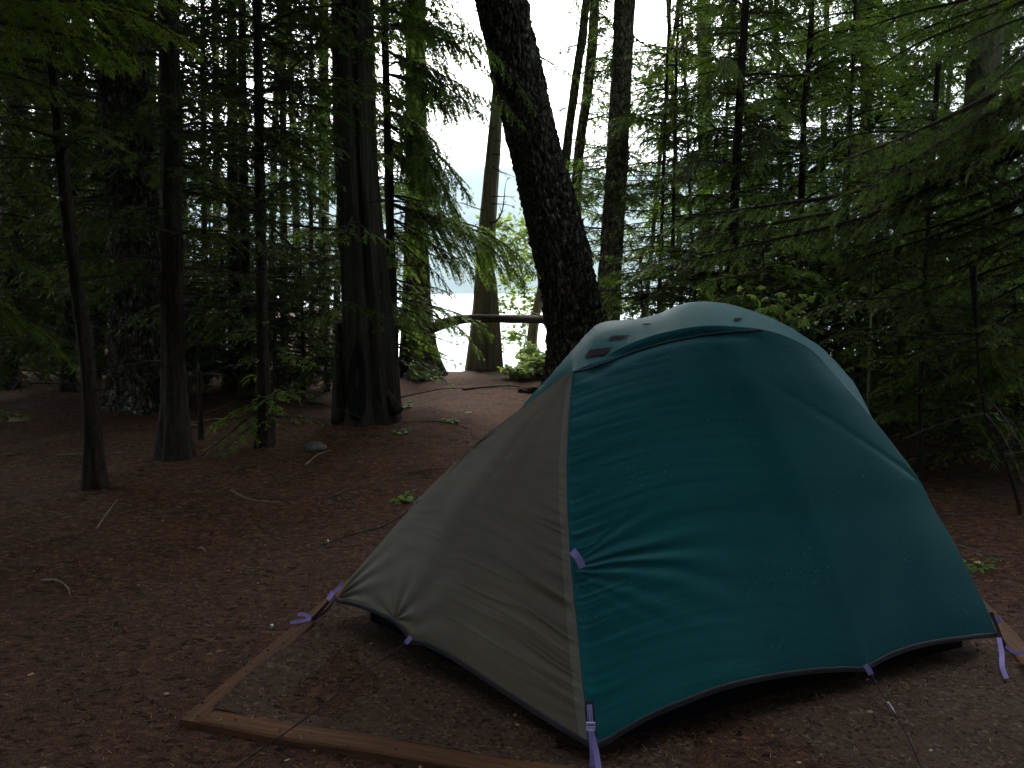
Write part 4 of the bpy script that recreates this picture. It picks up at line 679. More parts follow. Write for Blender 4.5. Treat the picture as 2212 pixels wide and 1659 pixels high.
# ---------------------------------------------------------------- tent
TC = np.array([.75, 3.1, 0.])
tent = empty("tent", TC, "teal and taupe dome tent with lilac straps pitched on the timber pad", "tent")
YN, YL, YR = 2.16, 3.15, 2.88
Ncr = P(1277, 1604, YN); Lcr = P(727, 1293, YL); Rcr = P(2152, 1366, YR); H1 = P(1238, 802, 2.75)
seamL = PP([(1277, 1604, 2.16), (1262, 1500, 2.22), (1248, 1360, 2.31), (1237, 1250, 2.385), (1229, 1140, 2.46), (1226, 1040, 2.535), (1228, 930, 2.62), (1238, 802, 2.75)])
brow = PP([(1238, 802, 2.75), (1290, 779, 2.80), (1341, 752, 2.84), (1373, 737, 2.86), (1423, 721, 2.88), (1472, 710, 2.9), (1505, 705, 2.91), (1550, 703, 2.92), (1600, 706, 2.94), (1650, 712, 2.96), (1700, 727, 2.98), (1752, 756, 3.0)])
redge = PP([(2152, 1366, 2.88), (2135, 1322, 2.885), (2100, 1250, 2.9), (2060, 1170, 2.92), (2018, 1100, 2.94), (1985, 1035, 2.955), (1918, 945, 2.975), (1875, 892, 2.985), (1842, 853, 2.99), (1795, 800, 3.0), (1752, 756, 3.0)])
botF = PP([(1277, 1604, 2.16), (1300, 1600, 2.175), (1340, 1577, 2.20), (1400, 1543, 2.24), (1470, 1513, 2.29), (1560, 1480, 2.36), (1650, 1459, 2.44), (1740, 1446, 2.51), (1820, 1440, 2.57), (1868, 1440, 2.6), (1885, 1430, 2.62), (1930, 1407, 2.67), (2000, 1386, 2.74), (2080, 1374, 2.81), (2152, 1366, 2.88)])
botS = PP([(727, 1293, 3.15), (765, 1301, 3.06), (810, 1316, 2.96), (850, 1336, 2.86), (876, 1360, 2.8), (888, 1379, 2.77), (915, 1384, 2.73), (960, 1405, 2.66), (1010, 1436, 2.58), (1080, 1482, 2.46), (1150, 1527, 2.35), (1220, 1571, 2.24), (1277, 1604, 2.16)])
edgeS = PP([(727, 1293, 3.15), (760, 1246, 3.14), (800, 1198, 3.13), (860, 1128, 3.11), (930, 1050, 3.07), (1000, 985, 3.02), (1060, 932, 2.97), (1128, 880, 2.91), (1180, 842, 2.84), (1215, 814, 2.78), (1238, 802, 2.75)])
sil = PP([(1128, 880, 2.96), (1165, 840, 3.0), (1205, 795, 3.05), (1245, 746, 3.1), (1272, 716, 3.13), (1290, 701, 3.15), (1312, 694, 3.17), (1345, 691, 3.2), (1390, 687, 3.24), (1430, 676, 3.28), (1465, 660, 3.3), (1500, 652, 3.32), (1540, 652, 3.33), (1580, 659, 3.33), (1620, 673, 3.33), (1660, 692, 3.32), (1700, 714, 3.3), (1752, 744, 3.27), (1800, 779, 3.24), (1836, 818, 3.2), (1860, 857, 3.16), (1884, 902, 3.1)])
def coons(c0, c1, d0, d1, nu, nv):                     # c0 bottom, c1 top (left to right); d0 left, d1 right (bottom to top)
    c0, c1 = spline(c0, nu), spline(c1, nu); d0, d1 = spline(d0, nv), spline(d1, nv); u = np.linspace(0, 1, nu)[None, :, None]; v = np.linspace(0, 1, nv)[:, None, None]
    return (1 - v) * c0[None] + v * c1[None] + (1 - u) * d0[:, None] + u * d1[:, None] - ((1 - u) * (1 - v) * c0[0] + u * (1 - v) * c0[-1] + (1 - u) * v * c1[0] + u * v * c1[-1])
def normals(S):
    n = nrm(np.cross(np.gradient(S, axis=1), np.gradient(S, axis=0))); s = np.sign((n * (np.array([0, 0, CAM_Z]) - S)).sum(-1, keepdims=True)); return n * np.where(s.mean() < 0, -1, 1)
def sheet(S, mat, name, parent=None, thick=0, smooth=True, label=None):
    g = Geo(); nv, nu = S.shape[:2]; g.add(S, grid_faces(nu, nv)); o = g.obj(name, mat, parent or tent, TC, smooth)
    if label: o["label"] = label
    return o
def ridged(x, y, z, s): return (1 - 2 * np.abs(vn(np.stack([x, y, z], -1), s))) 
# front panel
S = coons(botF, brow, seamL, redge, 420, 420); nm = normals(S); u = np.linspace(0, 1, 420)[None, :] * np.ones((420, 1)); v = np.linspace(0, 1, 420)[:, None] * np.ones((1, 420))
env = np.sin(np.pi * u) ** .7 * np.sin(np.pi * v) ** .7
S = S + nm * (.02 * env)[..., None]
vv = v + .24 * u * (1 - v) + .03 * vn(np.stack([u * 3, v * 4, u * 0], -1), 2)
amp = np.exp(-(u / .19) ** 1.3) * np.clip(u / .01, 0, 1)
wr = ridged(u * 3.2, vv * 34, u * 0, 31) * .5 + ridged(u * 4.5, vv * 70, u * 0, 32) * .3
a1 = .0043 * amp * (.35 + .65 * np.clip(vn(np.stack([u * 2, v * 6, u * 0 + 3], -1), 34) + .5, 0, 1)) * (1 - np.clip((v - .93) / .07, 0, 1))
S = S + nm * (a1 * wr)[..., None]
# long folds fanning out from the lilac loop on the seam
lo = (.0, .43); du = u * 1.0; dv = v - .43 + .17 * du
ang_ = np.arctan2(dv, du + .02); rad_ = np.hypot(du, dv)
fan = np.sin(ang_ * 26 + vn(np.stack([rad_ * 5, ang_ * 3, u * 0], -1), 35) * 1.6) * np.exp(-((ang_ + .12) / .5) ** 2) * np.exp(-((rad_ - .16) / .17) ** 2)
S = S + nm * (.0042 * fan * np.clip(u / .03, 0, 1))[..., None]
# folds hanging below the brow, strains toward the right edge
fb = np.exp(-((1 - v) / .06) ** 2) * np.exp(-((u - .12) / .14) ** 2); S = S + nm * (.004 * fb * np.sin((u * 40 + v * 60)) * np.clip((1 - v) / .012, 0, 1))[..., None]
rb = np.exp(-((v - .5 - (1 - u) * .9) / .025) ** 2) * np.exp(-((1 - u) / .18)) ; S = S + nm * (-.004 * rb * np.clip((1 - u) / .02, 0, 1))[..., None]
lowr = ridged(u * 4, (v + .1 * u) * 34, u * 0, 36) * np.exp(-v / .28) * np.clip(v / .03, 0, 1); S = S + nm * (.0013 * lowr * np.exp(-(u / .6) ** 2) * np.clip(u / .05, 0, 1) * np.clip((1 - u) / .03, 0, 1))[..., None]
S = S + nm * (.0011 * np.exp(-u / .35) * vn(np.stack([u * 6, vv * 80, u * 0], -1), 37) * np.clip((1 - u) / .03, 0, 1) * np.clip((1 - v) / .03, 0, 1) * np.clip(u / .01, 0, 1))[..., None]
# the brow overhangs a little: pull the strip under it back
S = S + nm * (-.009 * np.exp(-((1 - v - .035) / .018) ** 2) * np.clip(np.sin(np.pi * np.clip(u / .75, 0, 1)), 0, 1) ** .8)[..., None]
SF = S; sheet(S, M['teal'], "door_panel")
# stitched seam just under the brow
iv = 420 - 14; k_ = np.arange(2, 330, 4); vof = (14 * np.sin(np.pi * np.clip(np.linspace(0, 1, len(k_)), 0, 1)) ** .8 + 1).astype(int)
g = Geo(); line = np.array([SF[419 - vo, kk] + nm[419 - vo, kk] * .002 for kk, vo in zip(k_, vof)]); tube(g, line, .0022, 6); g.obj("seam", M['hemband'], tent, TC)
g = Geo(); tube(g, spline(SF[::6, 0] + nm[::6, 0] * .0015, 90), .0028, 6); g.obj("seam", M['teal'], tent, TC)
# side panel
S = coons(botS, np.array([edgeS[-1] - (edgeS[-1] - edgeS[-2]) * .02, edgeS[-1]]), edgeS, seamL, 320, 360); nm2 = normals(S); u = np.linspace(0, 1, 320)[None, :] * np.ones((360, 1)); v = np.linspace(0, 1, 360)[:, None] * np.ones((1, 320))
taper = np.clip((1 - v) / .15, 0, 1)
S = S + nm2 * (.018 * np.sin(np.pi * u) * np.sin(np.pi * v) ** .8 * (1 - v * .5))[..., None]
vv = v + .03 * (1 - u) + .02 * vn(np.stack([u * 4, v * 5, u * 0], -1), 41)
wr = ridged(u * 1.8, vv * 26, u * 0, 42) * .6 + ridged(u * 3.4, vv * 55, u * 0, 43) * .3
a1 = .014 * np.exp(-((1 - u) / .32)) * np.exp(-((v - .26) / .2) ** 2) * np.clip((1 - u) / .06, 0, 1) + .0035 * np.exp(-(1 - u) / .1) * taper * np.clip(v / .04, 0, 1) * np.clip((1 - u) / .03, 0, 1)
S = S + nm2 * (a1 * wr)[..., None]
cv = np.exp(-np.hypot(u, v - .62) / .07) * np.sin(np.arctan2(v - .62, u + .01) * 9); S = S + nm2 * (.006 * cv * np.clip(u / .01, 0, 1))[..., None]
cl_ = np.exp(-np.hypot(u, v) / .1) * np.sin(np.arctan2(v, u + .01) * 14 + 1); S = S + nm2 * (.009 * cl_ * np.clip(np.minimum(u, v) / .01, 0, 1))[..., None]
mt = np.exp(-np.hypot(u - .3, v) / .12) * np.sin(np.arctan2(v, u - .3) * 10); S = S + nm2 * (.006 * mt * np.clip(v / .01, 0, 1))[..., None]
S = S + nm2 * (.0012 * vn(np.stack([u * 5, vv * 30, u * 0], -1), 44) * np.clip(np.minimum(u, 1 - u) / .03, 0, 1))[..., None]
SS = S; sheet(S, M['taupe'], "side_panel")
# paler reinforced band along the seam
k0 = []; nb2 = 24
for i in range(360):
    wpx = np.interp(i / 359, [0, .35, .7, .93, 1], [30, 25, 28, 22, 2]) / F * 2.5
    seg = SS[i]; dd = np.r_[0, np.cumsum(np.linalg.norm(np.diff(seg[::-1], axis=0), axis=1))]; t_ = np.linspace(0, min(wpx, dd[-1] * .98), nb2)
    k0.append(np.stack([np.interp(t_, dd, seg[::-1, c]) for c in range(3)], 1) + nm2[i, -2] * .003)
sheet(np.array(k0), M['taupe2'], "seam_band")
# roof panel: from the brow (and the top of the side panel) to the skyline, rounding over to the back
front = np.vstack([spline(edgeS[-4:], 40)[:-1], spline(np.vstack([brow, redge[::-1][1:4]]), 200)])
nu = 260; fr = spline(front, nu); si = spline(sil, nu)
fr_s = np.r_[0, np.cumsum(np.linalg.norm(np.diff(proj(front), axis=0), axis=1))]; 
fx = np.linspace(0, 1, nu)
nv = 60; v = np.linspace(0, 1, nv)[:, None, None]; Bc = np.array([1.15, 4.1, .05]); bk = np.stack([np.interp(fx, [0, .3, .75, 1], [-.4, .25, 1.45, 1.75]), np.interp(fx, [0, .3, .75, 1], [3.45, 4.05, 4.15, 3.4]), np.full(nu, .07)], 1)
bulge = .03 * np.sin(np.pi * v) * np.sin(np.pi * fx)[None, :, None] ** .6
top = fr[None] * (1 - v) + si[None] * v; tn_ = normals(top); tn_ = np.where(tn_[..., 2:3] < 0, -tn_, tn_); top = top + tn_ * bulge
top = top + tn_ * (.0035 * vn(np.stack([np.broadcast_to(fx[None, :] * 26, (nv, nu)), np.broadcast_to(v[..., 0] * 2.0, (nv, nu)), np.zeros((nv, nu))], -1), 51) * np.sin(np.pi * v[..., 0]))[..., None]
TOPS = top; sheet(top, M['teal_top'], "roof_panel")
v = np.linspace(0, 1, 40)[:, None, None]; tang = (top[-1] - top[-6]) * 3.0; 
tang[:, 2] = np.minimum(tang[:, 2], .05)
c1 = si + tang * .6 - [0, 0, .03]; backp = (1 - v) ** 3 * si + 3 * (1 - v) ** 2 * v * c1 + 3 * (1 - v) * v ** 2 * (bk * .75 + si * .25) + v ** 3 * bk
sheet(backp, M['teal'], "back_panel")
# left and right back flaps close the shell
sl0 = spline(edgeS[:-3], 40); lb = spline([bk[0], bk[0] * .5 + si[0] * .5 + [.2, .15, -.12], si[0]], 40); v = np.linspace(0, 1, 20)[None, :, None]
sheet(sl0[:, None] * (1 - v) + lb[:, None] * v + np.array([0, .0, 0]), M['teal'], "back_panel")
sr0 = spline(redge[:-3], 40); rb_ = spline([bk[-1], bk[-1] * .5 + si[-1] * .5 + [.06, .03, .1], si[-1]], 40)
sheet(sr0[:, None] * (1 - v) + rb_[:, None] * v, M['teal'], "back_panel")
# hem bindings: a doubled dark edge hanging under the fabric
def hem(c, w_, name, parent=tent):
    c = spline(c, 160); T = nrm(np.gradient(c, axis=0)); dn = nrm(np.array([0, 0, -1.]) - T * (-T[:, 2:3])); g = Geo()
    out = nrm(np.cross(T, dn)); out = out * np.sign((out * (np.array([0, 0, CAM_Z]) - c)).sum(-1, keepdims=True)); prof = [(-.003, .003), (.002, .004), (w_ * .5, .0055), (w_, .003), (w_, -.004), (0, -.004)]
    V = np.array([c + dn * a + out * b for a, b in prof]).transpose(1, 0, 2); g.add(V.reshape(-1, 3), grid_faces(6, 160, True)); g.obj(name, M['hemband'], parent, TC)
hem(botF, .018, "hem"); hem(botS, .018, "hem"); hem(np.array([*bk[::12], bk[-1]]), .02, "hem")
# inner tent body seen in the gap below the fly
inn = np.vstack([spline(botS, 60), spline(botF, 90)[1:]]); cen = np.array([.72, 3.05, 0]); lowr = cen + (inn - cen) * .9; lowr[:, 2] = .03; upr = cen + (inn - cen) * .86; upr[:, 2] = inn[:, 2] + .12
bkr = cen + (bk - cen) * .9; bkr[:, 2] = .03; bku = bkr.copy(); bku[:, 2] = .3
sheet(np.stack([lowr, (lowr + upr) / 2 + (inn - cen) * .02, upr]), M['charcoal'], "inner_wall"); sheet(np.stack([bkr, bku]), M['charcoal'], "inner_wall")
g = Geo(); rim_ = np.vstack([lowr, bkr[::-20]]); k = len(rim_); g.add(np.vstack([rim_, cen + [0, 0, .028]]), [[k, i, (i + 1) % k, (i + 2) % k] for i in range(0, k - 1, 2)]); g.obj("floor", M['charcoal'], tent, TC)
# dark patches on the roof
def on_roof(px, py, off=.003):
    pr = proj(TOPS.reshape(-1, 3)); i = np.argmin(np.hypot(pr[:, 0] - px, pr[:, 1] - py)); Yr = TOPS.reshape(-1, 3)[i][1]; p = P(px, py, Yr); return p, tn_.reshape(-1, 3)[i]
def patch(poly, label):
    pts = np.array([on_roof(*p)[0] for p in poly]); c = pts.mean(0); nrml = on_roof(*np.mean(poly, 0))[1]; tocam = nrm(np.array([0, 0, CAM_Z]) - c)
    nn = 12; 
    a, b, c_, d = [spline([pts[i], pts[(i + 1) % 4]], nn) for i in range(4)]
    u = np.linspace(0, 1, nn)[None, :, None]; v = np.linspace(0, 1, nn)[:, None, None]; S = pts[0] * (1 - u) * (1 - v) + pts[1] * u * (1 - v) + pts[2] * u * v + pts[3] * (1 - u) * v
    # settle every point onto the roof itself, 3 mm proud
    pr = proj(TOPS.reshape(-1, 3)); q = proj(S.reshape(-1, 3)); out = []
    for (x, y) in q:
        dd = np.hypot(pr[:, 0] - x, pr[:, 1] - y); ii = np.argsort(dd)[:4]; w_ = 1 / (dd[ii] + .3); Yr = (TOPS.reshape(-1, 3)[ii, 1] * w_).sum() / w_.sum(); p = P(x, y, Yr); out.append(p + tn_.reshape(-1, 3)[ii[0]] * .004 + tocam * .004)
    sheet(np.array(out).reshape(nn, nn, 3), M['patch'], "roof_patch", label=label)
patch([(1262, 774), (1308, 767), (1323, 752), (1274, 757)], "largest dark patch near the brow's left end")
patch([(1312, 735), (1346, 733), (1362, 726), (1324, 727)], "middle dark patch behind the largest")
patch([(1386, 704), (1402, 704), (1408, 701), (1391, 701)], "smallest dark patch toward the roof top")
patch([(1583, 693), (1600, 693), (1604, 689), (1586, 689)], "faint reddish patch on the roof's right half")
# lilac webbing
def strap(pts, w_, name='strap', mat='lilac', wd=None, label=None, parent=tent, th=.0015):
    c = spline(pts, 40); T = nrm(np.gradient(c, axis=0)); view = nrm(np.array([0, 0, CAM_Z]) - c); s = nrm(np.cross(T, view)) if wd is None else np.broadcast_to(nrm(np.array(wd, float)), c.shape); n = nrm(np.cross(s, T)); h = w_ / 2; g = Geo()
    V = np.array([c + s * h + n * th, c - s * h + n * th, c - s * h - n * th, c + s * h - n * th]).transpose(1, 0, 2); g.add(V.reshape(-1, 3), grid_faces(4, 40, True)); g.add(V[0], [[0, 1, 2, 3]]); g.add(V[-1], [[3, 2, 1, 0]])
    o = g.obj(name, M[mat], parent, TC, smooth=False)
    if label: o["label"] = label
    return o
def V3(px, py, Y): return P(px, py, Y)
strap([V3(1273, 1515, 2.19), V3(1276, 1560, 2.155), V3(1280, 1606, 2.125)], .03, 'corner_tab', 'hemband')
strap([V3(1273, 1522, 2.18), V3(1274.5, 1545, 2.16), V3(1276, 1566, 2.145)], .016)
for dx in (-.004, .004): strap([V3(1273, 1523, 2.176) + [dx, 0, 0], V3(1275, 1560, 2.145) + [dx, 0, 0]], .001, 'stitching', 'hemband')
g = Geo(); bc = V3(1276, 1570, 2.13)
for (dz, hh, dy) in ((.012, .004, 0), (-.011, .004, 0), (0, .006, -.003)): box(g, bc + [0, dy, dz], (.026, .005, hh))
for dx in (-.0115, .0115): box(g, bc + [dx, 0, 0], (.004, .005, .026))
g.obj("buckle", M['buckle'], tent, TC, smooth=False)
strap([V3(1277, 1580, 2.135), V3(1281, 1620, 2.12), V3(1280, 1665, 2.12), V3(1278, 1700, 2.12)], .02); strap([V3(1280, 1590, 2.13), V3(1288, 1625, 2.11), V3(1294, 1668, 2.08), V3(1296, 1700, 2.06)], .017)
strap([V3(1236, 1190, 2.40), V3(1247, 1203, 2.385), V3(1259, 1226, 2.375)], .024, 'loop', label="lilac webbing loop on the door seam"); 
strap([V3(888, 1376, 2.765), V3(882, 1383, 2.76), V3(876, 1390, 2.76)], .018, 'loop', label="lilac loop under the taupe hem")
strap([V3(1869, 1436, 2.595), V3(1876, 1446, 2.59), V3(1882, 1457, 2.585)], .019, 'loop', label="lilac loop under the teal hem")
zl = G(672, 1340, .03)
strap([V3(736, 1268, 3.15), V3(724, 1277, 3.14), V3(712, 1292, 3.12)], .016); strap([V3(722, 1283, 3.13), V3(700, 1312, 3.1), zl], .014, 'strap', 'hemband'); strap([V3(727, 1290, 3.12), V3(706, 1318, 3.08), zl + [.01, 0, 0]], .012, 'strap', 'hemband')
strap([V3(720, 1279, 3.13), V3(708, 1296, 3.1)], .02); strap([V3(740, 1256, 3.16), V3(728, 1272, 3.15)], .01)
strap([zl + [.0, -.01, .01], V3(660, 1335, zl[1]) + [0, 0, .015], V3(643, 1327, zl[1])], .015); strap([zl + [.0, -.01, .01], V3(655, 1341, zl[1] - .04), V3(627, 1345, zl[1] - .06)], .014)
zr = G(2172, 1402, .03)
strap([V3(2140, 1322, 2.9), V3(2150, 1345, 2.89), V3(2160, 1372, 2.87)], .014, 'strap', 'hemband'); strap([V3(2152, 1330, 2.89), V3(2160, 1346, 2.88)], .016); strap([V3(2158, 1366, 2.87), V3(2166, 1385, 2.85), zr], .012, 'strap', 'hemband')
strap([V3(2158, 1378, 2.85), V3(2164, 1410, 2.78), V3(2165, 1440, 2.71), V3(2174, 1466, 2.66)], .017); strap([V3(2172, 1396, 2.82), V3(2190, 1408, 2.8), V3(2215, 1413, 2.78)], .013)
strap([V3(909, 1075, 3.08), V3(902, 1082, 3.085), V3(895, 1089, 3.09)], .012, 'loop', 'metal', label="pale loop on the tent's left slope")
# guy lines
def cord(pts, r, label, extra=()):
    g = Geo(); tube(g, spline(pts, 60), r, 6)
    for e in extra: tube(g, spline(e, 50), r, 6)
    p = np.asarray(pts[0]); o = g.obj("guy_line", M['cord'], None, tuple(p)); tag(o, label, "rope", "guy lines of the tent"); return o
Kx = G(611, 1589, .05)
gA = P(876, 1390, 2.76); kn = P(765, 1468, 2.47); 
cord([gA, P(820, 1430, 2.62), kn, P(690, 1530, 2.32), Kx + [0, 0, .004], G(540, 1642, .0) + [0, 0, .01], G(505, 1668, 0) + [0, 0, .01]], .0024, "dark cord slanting from the taupe hem over the front timber to the lower left",
     [[kn, P(757, 1462, 2.47), P(742, 1466, 2.47), P(733, 1478, 2.46), P(738, 1485, 2.46), P(752, 1478, 2.46), kn], [kn, P(768, 1464, 2.46), P(761, 1469, 2.46), P(756, 1474, 2.46), P(764, 1472, 2.47)], [Kx + [0, 0, .006], G(608, 1610, .03), G(612, 1622, .015), G(628, 1634, .01), G(641, 1628, .01), G(638, 1612, .01), G(620, 1612, .02), G(598, 1617, .01)]])
cord([P(1882, 1456, 2.585), P(1900, 1490, 2.5), P(1925, 1530, 2.38), P(1960, 1590, 2.25), G(2000, 1680, .02)], .0024, "dark cord running from the teal hem to the lower right corner")
g = Geo(); tube(g, [P(1918, 1518, 2.415), P(1932, 1540, 2.36)], .0045, 8); o = g.obj("cord_tightener", M['metal'], None, tuple(P(1918, 1518, 2.415))); tag(o, "small pale tightener on the lower right cord", "tightener")
cord([P(902, 1084, 3.08), P(870, 1112, 3.2), P(830, 1136, 3.4), P(760, 1155, 3.75), G(690, 1180, .02)], .003, "dark cord from the tent's left slope to a peg in the litter", [[G(697, 1172, .03), G(705, 1182, .01), G(717, 1180, .01), G(712, 1170, .02)]])
cord([P(2022, 1165, 3.0), P(2070, 1178, 3.2), P(2120, 1193, 3.5), P(2200, 1204, 4.0)], .003, "dark cord pegged out at the tent's right side")
for (px, py, lab) in ((587, 1358, "small pale peg head beside the left timber near the lilac strap"), (708, 1172, "pale peg head where the left slope's cord reaches the litter")):
    b = G(px, py, .0); b[2] = gz(b) + .012; g = Geo(); tube(g, [b - [0, 0, .05], b], .004, 8); tube(g, [b, b + [.004, 0, .004]], [.009, .007], 8); tag(g.obj("tent_peg", M['metal'], None, tuple(b)), lab, "peg", "tent pegs")
g = Geo(); b = P(1160, 1170 - 30, 2.7); 

# ---------------------------------------------------------------- litter on the floor
rng = np.random.default_rng(77)
def scatter(n, box_, power=1.6):
    y = box_[2] + (box_[3] - box_[2]) * rng.random(n) ** power; x = (rng.random(n) * 2 - 1) * (y * .78 + .6); return x, y
def inpad(x, y):
    a, b = fdir, ldir; M_ = np.linalg.inv(np.stack([a, b], 1)); q = (np.stack([x, y], 1) - A) @ M_.T; return (q[:, 0] > 0) & (q[:, 0] < LF) & (q[:, 1] > 0) & (q[:, 1] < LB), q
def lz(x, y):
    i, q = inpad(x, y); z = hgt(x, y); onb = i & ((q[:, 0] < wl) | (q[:, 1] < wf) | (q[:, 0] > LF - wl)); return np.where(i, np.where(onb, ZT + .001, .03), z)
n = 110000; x, y = scatter(n, (0, 0, 1.2, 12)); z = lz(x, y); _, qq = inpad(x, y); onb = (z > ZT) & (rng.random(n) < .85); x, y, z = x[~onb], y[~onb], z[~onb]; n = len(x)
a = rng.uniform(0, 6.28, n); l = rng.uniform(.008, .022, n) * (1 + y * .06); d = np.stack([np.cos(a), np.sin(a), rng.normal(0, .15, n)], 1) * l[:, None]; s = np.stack([-np.sin(a), np.cos(a), a * 0], 1) * (.0007 + .00025 * y)[:, None]
c = np.stack([x, y, z + .004], 1); g = Geo(); Q = np.stack([c - s, c + d - s * .4, c + d + s * .4, c + s], 1); g.quads(Q, 0, np.clip(rng.random(n) ** 9 * .9, 0, 1))
tag(g.obj("needle_litter", M['deadleaf'], None, (0, 0, 0), smooth=False), "fallen conifer needles strewn over the soil", "litter", kind="stuff")
n = 900; x, y = scatter(n, (0, 0, 1.3, 12), 1.3); z = lz(x, y); g = Geo()
for i in range(n):
    a = rng.uniform(0, 6.28); leaf(g, np.array([x[i], y[i], z[i] + .006]), np.array([math.cos(a), math.sin(a), .1]), nrm(np.array([0, 0, 1.]) + rng.normal(0, .3, 3)), rng.uniform(.008, .024), 'oval', rng.random() ** 2)
tag(g.obj("leaf_litter", M['deadleaf'], None, (0, 0, 0), smooth=False), "tiny dead leaf flakes scattered over the campsite", "litter", kind="stuff")
n = 2600; x, y = scatter(n, (0, 0, 1.3, 8), 1.3); z = lz(x, y); g = Geo()
for i in range(n):
    r = rng.uniform(.002, .007) * (1 + y[i] * .08); a = rng.uniform(0, 6.28, 6); V = np.array([[1, 0, 0], [-1, 0, 0], [0, 1, 0], [0, -1, 0], [0, 0, 1], [0, 0, -1.]]) * r * rng.uniform(.6, 1.2, (6, 1)) + [x[i], y[i], z[i] + r * .3]
    g.add(V, [[4, 0, 2, 4], [4, 2, 1, 4], [4, 1, 3, 4], [4, 3, 0, 4]]) if False else g.add(V, [[0, 2, 1, 4], [1, 3, 0, 4], [0, 4, 2, 5], [1, 5, 3, 4]])
tag(g.obj("grit", M['stone'], None, (0, 0, 0), smooth=False), "grit and crumbs of soil on the campsite floor", "grit", kind="stuff")
# fine twig litter: too many to count
g = Geo(); n = 650; x, y = scatter(n, (0, 0, 2.4, 14), 1.0)
for i in range(n):
    if inpad(x[i:i + 1], y[i:i + 1])[0][0]: continue
    a = rng.uniform(0, 6.28); l = rng.uniform(.06, .35); d = np.array([math.cos(a), math.sin(a), 0]); p0 = np.array([x[i], y[i], 0]); pts = np.array([p0, p0 + d * l * .5 + rng.normal(0, .02, 3), p0 + d * l + rng.normal(0, .03, 3)]); pts[:, 2] = hgt(pts[:, 0], pts[:, 1]) + .008
    tube(g, spline(pts, 6), np.linspace(.0028, .0012, 6), 4, 0, 0, False)
tag(g.obj("twig_litter", M['log'], None, (0, 0, 0)), "fine broken twigs mixed in the needle litter", "litter", kind="stuff")
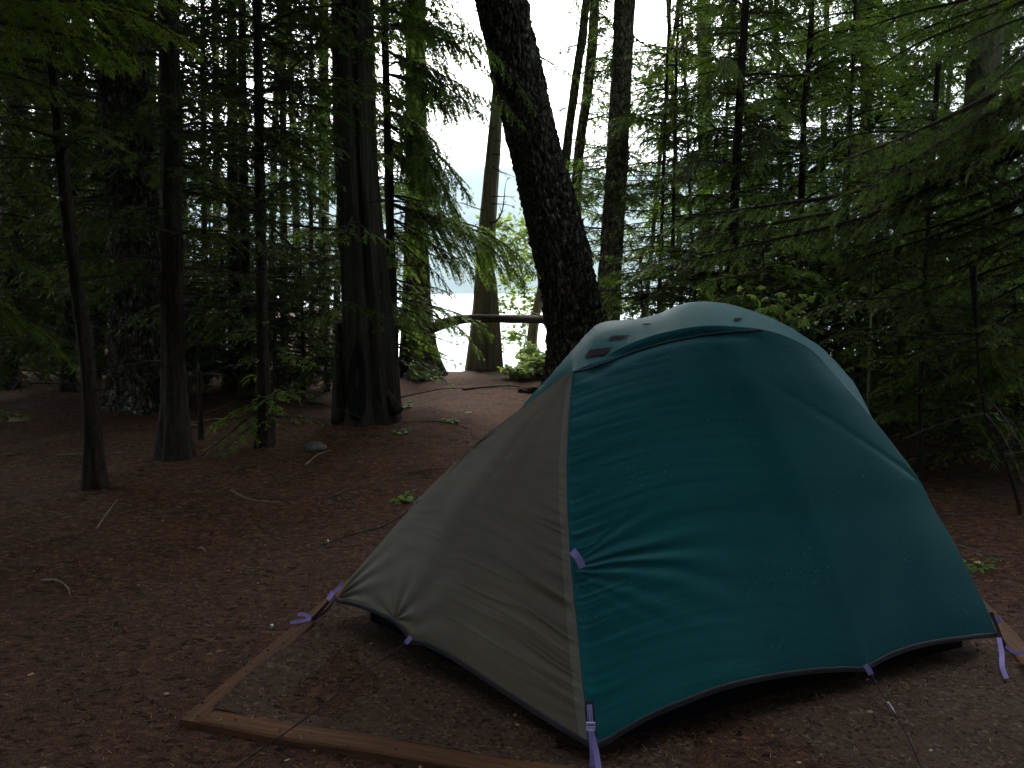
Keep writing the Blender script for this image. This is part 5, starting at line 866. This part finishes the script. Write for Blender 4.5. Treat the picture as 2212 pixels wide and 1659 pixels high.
# single branches and stones one can point at
def stick(pts, r, mat, label):
    V = np.array([G(*p) for p in pts]); V[:, 2] = hgt(V[:, 0], V[:, 1]) + r + .004; g = Geo(); c = spline(V, 24); c[:, 2] += .012 * np.sin(np.linspace(0, np.pi, 24)); tube(g, c, np.linspace(r, r * .4, 24), 7); tag(g.obj("fallen_stick", M[mat], None, tuple(V[0])), label, "stick", "sticks lying in the needle litter")
for pts, r, mt_, lab in [
    ([(500, 1073), (540, 1089), (610, 1094)], .006, 'palewood', "thin pale curved stick lying near the middle of the litter left of the tent"),
    ([(120, 993), (180, 988), (240, 983), (275, 977)], .01, 'palewood', "long pale stick behind the thin leaning conifer trunk"),
    ([(90, 1262), (120, 1265), (145, 1277), (152, 1290)], .006, 'palewood', "curved pale twig near the left edge on open litter"),
    ([(400, 912), (430, 908), (470, 905), (488, 909)], .014, 'palewood', "pale branch lying right behind the straight dark trunk"),
    ([(405, 918), (432, 920)], .012, 'palewood', "short pale stick just below the pale branch behind the straight trunk"),
    ([(85, 1345), (130, 1332), (170, 1322)], .005, 'log', "dark stick near the left edge below the curved pale twig"),
    ([(430, 1187), (445, 1196)], .007, 'palewood', "stubby pale splinter on the litter between left edge and tent"),
    ([(850, 860), (900, 855), (960, 850), (1010, 848)], .014, 'log', "long dark branch lying across the path beside the hollow cedar"),
    ([(912, 925), (960, 930), (1010, 938)], .01, 'log', "dark branch lying across the middle of the path"),
    ([(1000, 852), (1050, 846), (1110, 850), (1150, 856)], .02, 'log', "gnarled dark root stick where the path meets the bush"),
    ([(660, 1015), (690, 1000), (715, 990)], .008, 'palewood', "thin pale stick slanting below the mossy stone"),
    ([(15, 990), (60, 975), (120, 950)], .008, 'log', "dark stick slanting in the litter at the far left"),
    ([(880, 1030), (950, 1022), (1010, 1018)], .007, 'log', "thin dark stick lying beside the tent's left slope"),
    ([(710, 1085), (780, 1060), (840, 1048)], .006, 'log', "long thin dark stick between the hollow cedar and the tent"),
    ([(2030, 1108), (2080, 1110), (2120, 1104)], .008, 'log', "dark stick on the litter to the tent's right"),
    ([(210, 1150), (235, 1120), (255, 1095)], .006, 'palewood', "pale twig leaning near the foot of the thin leaning conifer")]: stick(pts, r, mt_, lab)
def stone(px, py, r, label, seed, sq=.55, mat='stone', name='stone', cat='stone'):
    b = G(px, py); b[2] = gz(b); th = np.linspace(0, np.pi, 16)[:, None]; ph = (np.arange(24) * 2 * np.pi / 24)[None]
    D_ = np.stack([np.sin(th) * np.cos(ph), np.sin(th) * np.sin(ph), np.cos(th) * np.ones_like(ph)], -1); rr = r * (1 + .28 * fbm(D_ * 1.3 + seed, 3, seed)); V = D_ * rr[..., None] * [1.2, 1, sq] + b + [0, 0, r * sq * .35]; g = Geo(); g.add(V, grid_faces(24, 16, True)); tag(g.obj(name, M[mat], None, tuple(b)), label, cat)
stone(680, 988, .085, "rounded mossy grey stone between the slim pole trunk and the hollow cedar", 1)
0 and stone(640, 975, .06, "smaller grey stone left of the rounded mossy one", 2)
stone(38, 908, .07, "pale chip of rock on the litter at the far left edge", 3, .5, 'palewood')
0 and stone(130, 1180, .035, "small half sunk stone below the thin leaning conifer", 4)
0 and stone(650, 1045, .04, "little dark stone on the litter below the mossy stone", 5)
0 and stone(345, 1330, .06, "low greyish stone sunk in the litter left of the timber", 6, .25)
0 and stone(1100, 868, .12, "dark clod beside the leafy bush at the edge of the path", 7, .5)
stone(1140, 858, .12, "root mound at the foot of the leafy bush", 8, .6, 'ground', 'root_mound', 'mound')
for (px, py, s_, a, lab) in ((1005, 902, .1, .1, "pale dead leaf lying across the path above the tent's slope"), (868, 1086, .075, 2.6, "cream dead leaf beside the tiny plant at the tent's left edge"), (2118, 1222, .05, 1.2, "curled pale leaf lying by the tent's right slope")):
    b = G(px, py); b[2] = gz(b) + .012; g = Geo(); leaf(g, b, np.array([math.cos(a), math.sin(a), .12]), nrm(np.array([.1, -.3, 1.])), s_, 'maple' if s_ < .08 else 'oval', 1.0); tag(g.obj("dead_leaf", M['deadleaf'], None, tuple(b), smooth=False), lab, "leaf", "pale dead leaves")
